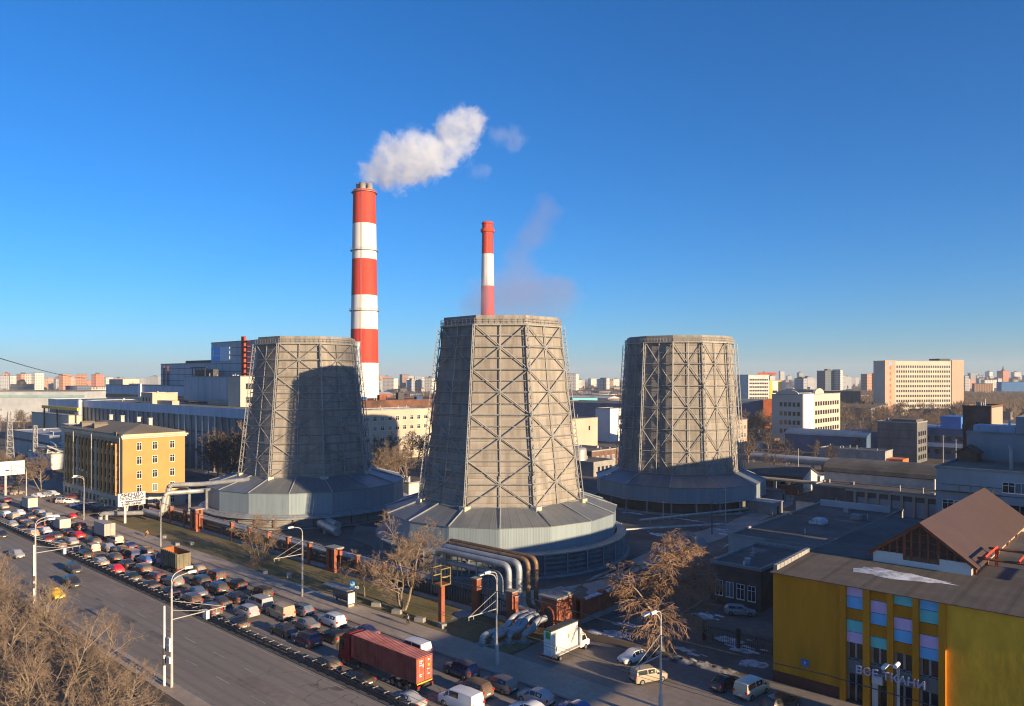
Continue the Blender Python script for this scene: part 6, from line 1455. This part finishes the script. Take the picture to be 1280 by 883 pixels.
tree_kind('weeping', 'twig_warm', 22, 13.5, 1, 1.45, 1.2, 17, 10, 8, 6, .36, start=.18, twig=.0135)
tree_kind('shrub', 'twig', 23, 9.5, 5, 1.3, .1, 6, 7, 6, 4, .14, start=.12, twig=.014)
tree_kind('thicket1', 'twig_grey', 24, 11, 2, .95, .0, 9, 7, 6, 5, .20, start=.2, twig=.0095)
tree_kind('thicket2', 'twig', 25, 10, 3, 1.15, .0, 8, 6, 6, 5, .18, start=.15, twig=.0095)
tree_kind('thicket3', 'twig_grey', 26, 12, 1, .85, .0, 13, 7, 6, 5, .24, start=.25, twig=.0095)
tree_kind('small', 'twig', 27, 6, 1, .9, 0, 9, 6, 5, 3, .10, twig=.013)
tree_kind('far1', 'twig_far', 28, 12, 1, 1.0, 0, 10, 7, 5, 2, .2, twig=.035)
tree_kind('far2', 'twig_far', 29, 11, 2, 1.1, 0, 7, 6, 5, 2, .18, twig=.035)
tree_kind('far3', 'twig_grey', 30, 13, 1, .8, 0, 12, 6, 5, 2, .22, twig=.035)
TN = [0]
def tree(kind, x, y, s, label, group=None, rz=None, name='bare_tree'):
    TN[0] += 1; r = random.Random(TN[0]*7+1)
    t = thing(name, label, 'tree', (x, y, 0), r.uniform(0, 6.28) if rz is None else rz, group); t.scale = (s*r.uniform(.92,1.08), s*r.uniform(.92,1.08), s)
    link('trunk', TREES[kind][0], t); link('crown', TREES[kind][1], t); return t
tree('broad', *W(504, 763), 1.1, 'broad bare tree on the verge in front of the central tower', rz=1.2).scale = (1.35, 1.35, 1.1)
RZW = 2.4
tree('weeping', *W(829, 813), 1.36, 'large weeping bare tree with tawny drooping twigs beside the parking lot', name='weeping_tree', rz=RZW).scale = (1.6, 1.6, 1.28)
tree('shrub', *W(326, 702), 1.0, 'low spreading bare tree on the verge in front of the left tower')
tree('small', *W(456, 746), .95, 'slim young bare tree on the verge between bus shelter and broad tree')
tree('small', *W(427, 737), .8, 'smallest young bare tree behind the bus shelter')
tree('broad', *W(51, 614), .95, 'bare tree behind the white parked cars at the left')
tree('shrub', *W(22, 605), 1.1, 'spreading bare tree behind the left billboard'); tree('broad', *W(2, 604), .9, 'bare tree at the left edge behind the billboard')
tree('small', *W(75, 611), .8, 'small bare tree at the corner of the yellow office building')
r = random.Random(40)
TH = [(-73,28,'thicket2',.68),(-74,22,'thicket1',.78),(-80,29,'thicket2',.74),(-83,23,'thicket3',.85),(-88,31,'thicket2',.72),(-89,27,'thicket1',.95),(-93,20,'thicket3',1.1),(-96,31.5,'thicket2',1.0),(-100,24,'thicket1',1.1),(-104,31,'thicket3',.95),(-108,21,'thicket2',1.15),(-112,28,'thicket1',1.05),(-118,31,'thicket2',1.0),(-121,23,'thicket3',1.1),(-127,29,'thicket1',1.1),(-133,25,'thicket2',1.15),(-139,31,'thicket3',1.1),(-146,28,'thicket1',1.2),(-154,30,'thicket2',1.2),(-80,15,'thicket1',.95),(-90,13,'thicket2',1.0),(-72,14,'thicket3',.9),(-100,14,'thicket3',1.0),(-88,34,'thicket2',.45)]
desc = {'thicket1':'twin stemmed bare tree','thicket2':'many stemmed brown bare tree','thicket3':'straight single stemmed bare tree'}
place = lambda x, y, s: 'the shortest, beside the near pavement' if s < .6 else ('at the far end of' if x < -135 else 'deep in' if y < 22 else 'on the highway side of' if y > 29.5 else 'in the middle of')+' the roadside thicket'+(' by the rails' if x > -82 else '')
for x, y, k, s in TH:
    tree(k, x, y, s, f"{desc[k]}, {place(x, y, s)}", 'trees of the roadside thicket at lower left')
# trees in the works and on the waste ground at right
for i, (px, py, s, k) in enumerate(((284,612,1.45,'far1'),(296,606,1.6,'far2'),(272,600,1.5,'far1'),(306,600,1.6,'far3'),(262,600,1.3,'far2'),(290,596,1.6,'far1'),(278,590,1.6,'far2'),(300,590,1.6,'far1'),(268,590,1.4,'far3'),(286,602,1.6,'far2'))):
    x, y = W(px, py); tree(k, x, y, s, 'bare tree in the dark clump between the yellow office and the left tower', 'dark clump left of the left tower')
for px, py, s, k in ((486,600,1.0,'broad'),(498,608,.95,'broad'),(478,596,1.0,'far2'),(508,598,1.0,'broad'),(520,590,1.2,'far3'),(530,585,1.2,'far1'),(472,585,1.2,'far1'),(515,580,1.3,'far2'),(492,580,1.2,'far1')):
    x, y = W(px, py); tree(k, x, y, s, 'bare tree before the pale four storey block between the towers', 'trees before the pale four storey block')
for px, py, s, k in ((988,625,.9,'small'),(1002,640,1.1,'small'),(1015,632,.8,'small'),(968,598,1.0,'far2'),(985,592,1.2,'far2'),(1040,590,1.0,'far2'),(935,590,1.1,'far1'),(942,578,1.2,'far2'),(960,572,1.1,'far1')):
    x, y = W(px, py); tree(k, x, y, s, 'bare tree among the sheds right of the right cooling tower', 'trees among the sheds at right')
r = random.Random(51); cnt = 0
while cnt < 235:
    px = r.uniform(922, 1278); py = r.uniform(508, 575)
    if 1000 < px < 1080 and py > 545: continue
    if py > 552 and not (1150 < px < 1205): continue
    x, y = W(px, py)
    if -180 < x < -150 and 395 < y < 470 or -152 < x < -105 and 360 < y < 392 or -105 < x < -16 and 366 < y < 404 or -102 < x < -82 and 340 < y < 366 or -185 < x < -160 and 335 < y < 360: continue
    if px > 1215 and py > 520: continue
    tree(r.choice(['far1','far2','far3','far1']), x, y, r.uniform(.85,1.35), 'bare tree in the brown wood on the waste ground at right', 'trees of the waste ground wood'); cnt += 1
for i in range(26):
    px = r.uniform(928, 1100); py = r.uniform(572, 640); x, y = W(px, py)
    if -180 < x < -44 and 128 < y < 250 or -150 < x < -80 and 270 < y < 326: continue
    tree(r.choice(['far1','far2','small','shrub']), x, y, r.uniform(.55,.95), 'bare bush among the huts and sheds right of the right cooling tower', 'bushes among the sheds at right', name='bare_bush')
for i in range(70):
    px = r.uniform(-5, 66); py = r.uniform(502, 540); x, y = W(px, py)
    if -475 < x < -360 and 100 < y < 140: continue
    tree(r.choice(['far1','far2']), x, y, r.uniform(.8,1.2), 'bare tree beyond the left yard', 'trees beyond the left yard')

# ------------------------------------------------------------------ clutter of the yards
r = random.Random(63)
CL = [('shipping_container','white container on the ground of the left yard','container','white_paint',6,2.4,2.6),('storage_hut','small tan hut in the left yard','hut','cream_wall',5,4,3.2),('storage_hut','grey tin hut in the left yard','hut','grey_wall',7,5,3.6),('storage_hut','small blue hut in the left yard','hut','blue_wall',6,4,3)]
for i in range(22):
    px = r.uniform(2, 76); py = r.uniform(546, 600); x, y = W(px, py); nm, lb, ct, m_, a, b, c = CL[i % 4]
    if y < 80 or -475 < x < -320 and 92 < y < 140: continue
    t = thing(nm, lb, ct, (x, y, 0), r.uniform(-.3,.3), 'huts and containers in the left yard')
    MB().box(-a/2, a/2, -b/2, b/2, 0, c).build('wall', m_, t); MB().box(-a/2-.15, a/2+.15, -b/2-.15, b/2+.15, c+.002, c+.18).build('roof', 'roof_pale' if i % 2 else 'rust_roof', t); MB().box(-.45,.45,-b/2-.05,-b/2-.004,0,2).build('door', 'trim_dark', t)
CL = [('storage_hut','dark brick hut among the sheds right of the right tower','hut','brick_brown',6,5,3.4),('storage_hut','grey hut among the sheds right of the right tower','hut','concrete',8,5,3),('shipping_container','rusty container among the sheds right of the right tower','container','steel_rust',6,2.4,2.6),('storage_hut','pale hut among the sheds right of the right tower','hut','white_block',5,4,3)]
for i, (px, py) in enumerate(((940,612),(962,625),(985,618),(1020,606),(1045,600),(1075,598),(1092,606),(1010,640),(1040,590),(955,640),(1062,575),(1085,580),(1172,560),(1190,556),(1135,560),(945,560),(965,556),(1095,556))):
    x, y = W(px, py); nm, lb, ct, m_, a, b, c = CL[i % 4]
    t = thing(nm, lb, ct, (x, y, 0), r.uniform(-.15,.15), 'huts among the sheds at right')
    MB().box(-a/2, a/2, -b/2, b/2, 0, c).build('wall', m_, t); MB().box(-a/2-.15, a/2+.15, -b/2-.15, b/2+.15, c+.002, c+.18).build('roof', 'roof_felt' if i % 3 else 'roof_pale', t); MB().box(a/2+.004,a/2+.05,-.5,.5,0,2).build('door', 'trim_dark', t)
for i, (p, q, lb) in enumerate((((800,655),(935,640),'low pale pipe with snow along it before the right tower stilts'),((770,668),(905,660),'thin pale pipe across the shaded ground below the right tower'),((905,690),(985,650),'snow covered pipe along the lane by the dark workshop'),((760,640),(740,690),'pale pipe running beside the central tower basin'))):
    a, b = W(*p), W(*q); t = thing('ground_pipe', lb, 'pipe', (a[0], a[1], 0), 0, 'ground pipes of the works')
    d = Vector((b[0]-a[0], b[1]-a[1], 0)); MB().tube([(0,0,.9), d+Vector((0,0,.9))], .3, 10).build('pipe', 'pipe_wrap', t, True)
    for k in range(6): c = d*(k+.5)/6; MB().box(c.x-.15,c.x+.15,c.y-.15,c.y+.15,0,.62).build('support', 'concrete', t)

# ------------------------------------------------------------------ the far city
r = random.Random(77)
SKY_N = [0]
def far_block(px, ytop, wpx, Z, col, label, name='apartment_block', cat='apartment block', depth=16, rz=None, group='far skyline blocks'):
    c = at_depth(px, ytop, Z); wd = wpx*Z/940
    t = thing(name, label, cat, (c.x, c.y, 0), YAW+r.uniform(-.5,.5) if rz is None else rz, group)
    h = c.z; o = MB().box(-wd/2, wd/2, -depth/2, depth/2, 0, h).build('wall', 'city', t); o.color = (*col, 1)
    mb = MB().box(-wd/2-.2, wd/2+.2, -depth/2-.2, depth/2+.2, h+.003, h+.6)
    if r.random() < .5: mb.box(-wd*.15, wd*.12, -depth*.2, depth*.2, h+.603, h+3.5)
    o = mb.build('roof', 'roof_felt', t)
    return t
OR, WH, PK_, GY, DK = (.55,.27,.17), (.62,.58,.53), (.60,.42,.32), (.36,.37,.39), (.14,.16,.18)
for px, yt, w_, Z, col, lab in ((8,467,6,1900,OR,'orange tower at the very left of the skyline'),(15,470,5,1800,WH,'white block right of the leftmost orange tower'),(29,468,8,1500,OR,'salmon tower before the tall white cluster at left'),(38,468,6,1450,WH,'tall pale tower left of the white cluster'),(47,466.5,7,1450,WH,'tallest white tower of the left cluster'),
        (60,472,8,1700,PK_,'pink block right of the left white cluster'),(72,474,8,1800,GY,'grey block left of the three orange towers'),(81,468,7,1500,OR,'first of three orange towers on the left skyline'),(102,468,7,1500,OR,'second of three orange towers on the left skyline'),(122,468.3,7.5,1500,(.58,.22,.15),'reddest of three orange towers on the left skyline'),
        (134,472,9,1700,WH,'white block right of the three orange towers'),(148,473,10,2000,PK_,'pink skyline block before the power station'),(28,481,16,900,DK,'dark glass office at the left below the skyline'),(98,483,18,800,(.12,.16,.24),'dark blue office below the orange towers'),(122,484,14,850,WH,'white low office below the reddest tower'),
        (488,473,16,1700,WH,'long pale slab left of the central tower'),(505,468.5,8,1750,(.28,.18,.16),'brown topped tower between left and central towers'),(520,474,24,1700,WH,'long white slab left of the central tower rim'),(538,472.5,10,1500,WH,'white block touching the central tower'),(716,467.5,12,1600,WH,'white tower block right of the central tower'),
        (955,466,5,2600,GY,'slim grey tower above the pink sign office'),(977,464.5,5,2600,WH,'slim white tower above the yellow striped office'),(1000,466,5,2500,GY,'slim pale tower right of the yellow striped office'),(1035,464,24,1300,(.10,.13,.16),'dark slab block left of the nine storey slab'),(1047,462.5,4,1290,WH,'white stair end of the dark slab'),
        (1083,468,7,1500,OR,'left of two orange towers beside the nine storey slab'),(1092,469,6,1500,OR,'right of two orange towers beside the nine storey slab'),(1216,466.5,9,2600,GY,'grey tower pair right of the nine storey slab'),(1236,465,5,2600,WH,'white tower near the domed orange building'),(1254,464,13,2200,(.42,.16,.10),'orange building with a spire on the far right skyline'),(1270,465.5,8,2500,WH,'white tower at the right end of the skyline'),(1265,478,30,1300,(.03,.17,.42),'long bright blue hall under the right skyline'),(1228,480,20,1200,(.5,.28,.16),'tan low block under the right skyline')):
    t = far_block(px, yt, w_, Z, col, lab, depth=18, name='tower_block' if 'tower' in lab else 'apartment_block', group=None)
    if 'spire' in lab: MB().lathe([(4,0),(2.5,6),(.3,16)], 8).build('spire', 'steel_rust', t).location = (0,0,CAMH-(464-472)*2200/940)
for i in range(120):
    seg_ = r.choice([(0,205),(0,205),(470,545),(700,775),(918,1100),(918,1100),(1195,1285),(1195,1285)])
    px = r.uniform(*seg_); Z = r.uniform(1500, 3200); yt = r.uniform(469.5, 476) if seg_[0] != 700 else r.uniform(472,476)
    col = r.choice([OR, WH, PK_, WH, GY, PK_]) if px < 300 else r.choice([WH, GY, OR, GY, WH])
    side = 'left of the power station' if px < 300 else 'between the cooling towers' if px < 800 else 'right of the right cooling tower'
    cn = {OR:'orange',WH:'white',PK_:'pink',GY:'grey'}[col]
    far_block(px, yt, r.uniform(4, 12), Z, col, f"small {cn} block in the far skyline, {side}", depth=r.uniform(12, 30))
LOWC = [(.40,.40,.40),(.30,.22,.17),(.22,.20,.19),(.50,.48,.44),(.16,.22,.30),(.42,.33,.24),(.30,.11,.07),(.12,.12,.12)]
LN = ['grey','brown','dark','pale','blue','tan','rust red','black']
nlow = 0
for i in range(400):
    if nlow >= 95: break
    seg_ = r.choice([(-20,160),(-20,160),(460,545),(700,775),(700,775),(918,1110),(918,1110),(1195,1290)])
    px = r.uniform(*seg_); py = 472+36/r.uniform(.5, 1.9)*.94*1.0; Z = 940*36/(py-472); Z = max(Z, 480 if px < 800 else 620)
    p = at_depth(px, 472, Z); j = r.randrange(8); col = LOWC[j]; h = r.uniform(5, 13); ln = r.uniform(25, 80); dp = r.uniform(14, 34)
    if px < 800 and px > 450 and Z < 560: continue
    if px < 170 and p.y < 235 and Z < 700: continue
    if px > 900 and Z < 640: continue
    side = 'left' if px < 300 else 'between the towers' if px < 800 else 'right'
    t = thing('storage_shed', f"low {LN[j]} shed in the flat industrial land far off, {side}", 'shed', (p.x, p.y, 0), r.choice([0, 0, .3, -.4, PI/2]), 'low sheds in the far industrial land')
    o = MB().box(-ln/2, ln/2, -dp/2, dp/2, 0, h).build('wall', 'tint', t); o.color = (*col, 1)
    q = MB()
    if r.random() < .5: q.prism([(-dp/2-.3,h+.003),(dp/2+.3,h+.003),(0,h+2.4)], -ln/2-.3, ln/2+.3); q.v = [(y, x, z) for x, y, z in q.v]; q.f = [tuple(reversed(f)) for f in q.f]
    else: q.box(-ln/2-.2, ln/2+.2, -dp/2-.2, dp/2+.2, h+.003, h+.5)
    q.build('roof', r.choice(['roof_pale','roof_tan','roof_felt','roof_felt','roof_brown']), t); nlow += 1
t, w, d, h = rot_block('assembly_shed', 'very long pale roofed shed with a turquoise fascia across the left distance', 60, 489, 640, 150, 70, 'roof_pale', rz=-48)
MB().box(w+.02, w+.5, -d, d, h-4.5, h-2.5).build('fascia', 'teal_dull', t); t['category'] = 'shed'
t, w, d, h = rot_block('assembly_shed', 'green roofed market shed between the central and right towers', 728, 497, 720, 30, 40, 'panel_teal', rz=-46); t['category'] = 'shed'
t, w, d, h = rot_block('assembly_shed', 'long low grey works roof below the dark slab at right', 1010, 489, 800, 110, 40, 'concrete_dark', rz=-46); t['category'] = 'shed'
# far woods: thin brown crowns that read as one mass
mb = MB(); r = random.Random(90)
def wood(px0, px1, Z0, Z1, n, h):
    for i in range(n):
        px = r.uniform(px0, px1); Z = r.uniform(Z0, Z1); p = at_depth(px, 472, Z); hh = h*r.uniform(.6, 1.2); w_ = hh*r.uniform(.25,.45)
        for k in range(7):
            a = r.uniform(0, 6.28); q = r.uniform(.1, 1)*w_; b = Vector((p.x+math.cos(a)*q, p.y+math.sin(a)*q, hh*r.uniform(.75,1)))
            c = Vector((p.x+math.cos(a+.9)*q*.7, p.y+math.sin(a+.9)*q*.7, hh*r.uniform(.3,.6)))
            s_ = len(mb.v); e_ = .06*hh
            mb.v += [(p.x, p.y, 0), (c.x-e_, c.y, c.z), (b.x, b.y, b.z), (c.x+e_, c.y+e_, c.z)]; mb.f.append((s_, s_+1, s_+2, s_+3)); mb.m.append(0)
wood(1195, 1300, 640, 1250, 2200, 14); wood(915, 1110, 640, 1500, 2600, 13); wood(690, 780, 900, 2200, 500, 13); wood(455, 550, 800, 1500, 350, 12); wood(-30, 200, 1100, 2000, 700, 12); wood(-60, 1340, 2200, 5200, 3500, 14)
tag(mb.build('far_woods', 'twig_far'), 'brown leafless woods spread below the skyline', 'woods', kind='stuff')
# waste ground scrub at right
mb = MB()
for i in range(2600):
    px = r.uniform(925, 1210); py = r.uniform(505, 560); x, y = W(px, py)
    if 1000 < px < 1080 and py > 540: continue
    h = r.uniform(1.2, 3.2); a = r.uniform(0, 6.28); s_ = len(mb.v)
    for k in range(3):
        b_ = a+k*2.1; q = r.uniform(.4, 1.2); mb.v += [(x, y, 0), (x+math.cos(b_)*q, y+math.sin(b_)*q, h), (x+math.cos(b_)*q+.12, y+math.sin(b_)*q, h*.9)]; mb.f.append((s_+3*k, s_+3*k+1, s_+3*k+2)); mb.m.append(0)
tag(mb.build('scrub', 'twig_far'), 'dry brown scrub covering the waste ground at right', 'scrub', kind='stuff')

# ------------------------------------------------------------------ the air
m = bpy.data.materials.new('haze_air'); m.use_nodes = True; nt = m.node_tree; nt.nodes.clear()
out = N(nt, "ShaderNodeOutputMaterial"); pv = N(nt, "ShaderNodeVolumePrincipled"); nt.links.new(pv.outputs[0], out.inputs["Volume"])
pv.inputs["Color"].default_value = (.80,.87,.95,1); pv.inputs["Density"].default_value = HAZE; pv.inputs["Anisotropy"].default_value = .1
tag(MB().box(-8500, 2500, -1500, 8500, -1.5, 175).build('haze', m), 'thin pale haze over the whole works and city', 'haze', kind='stuff')
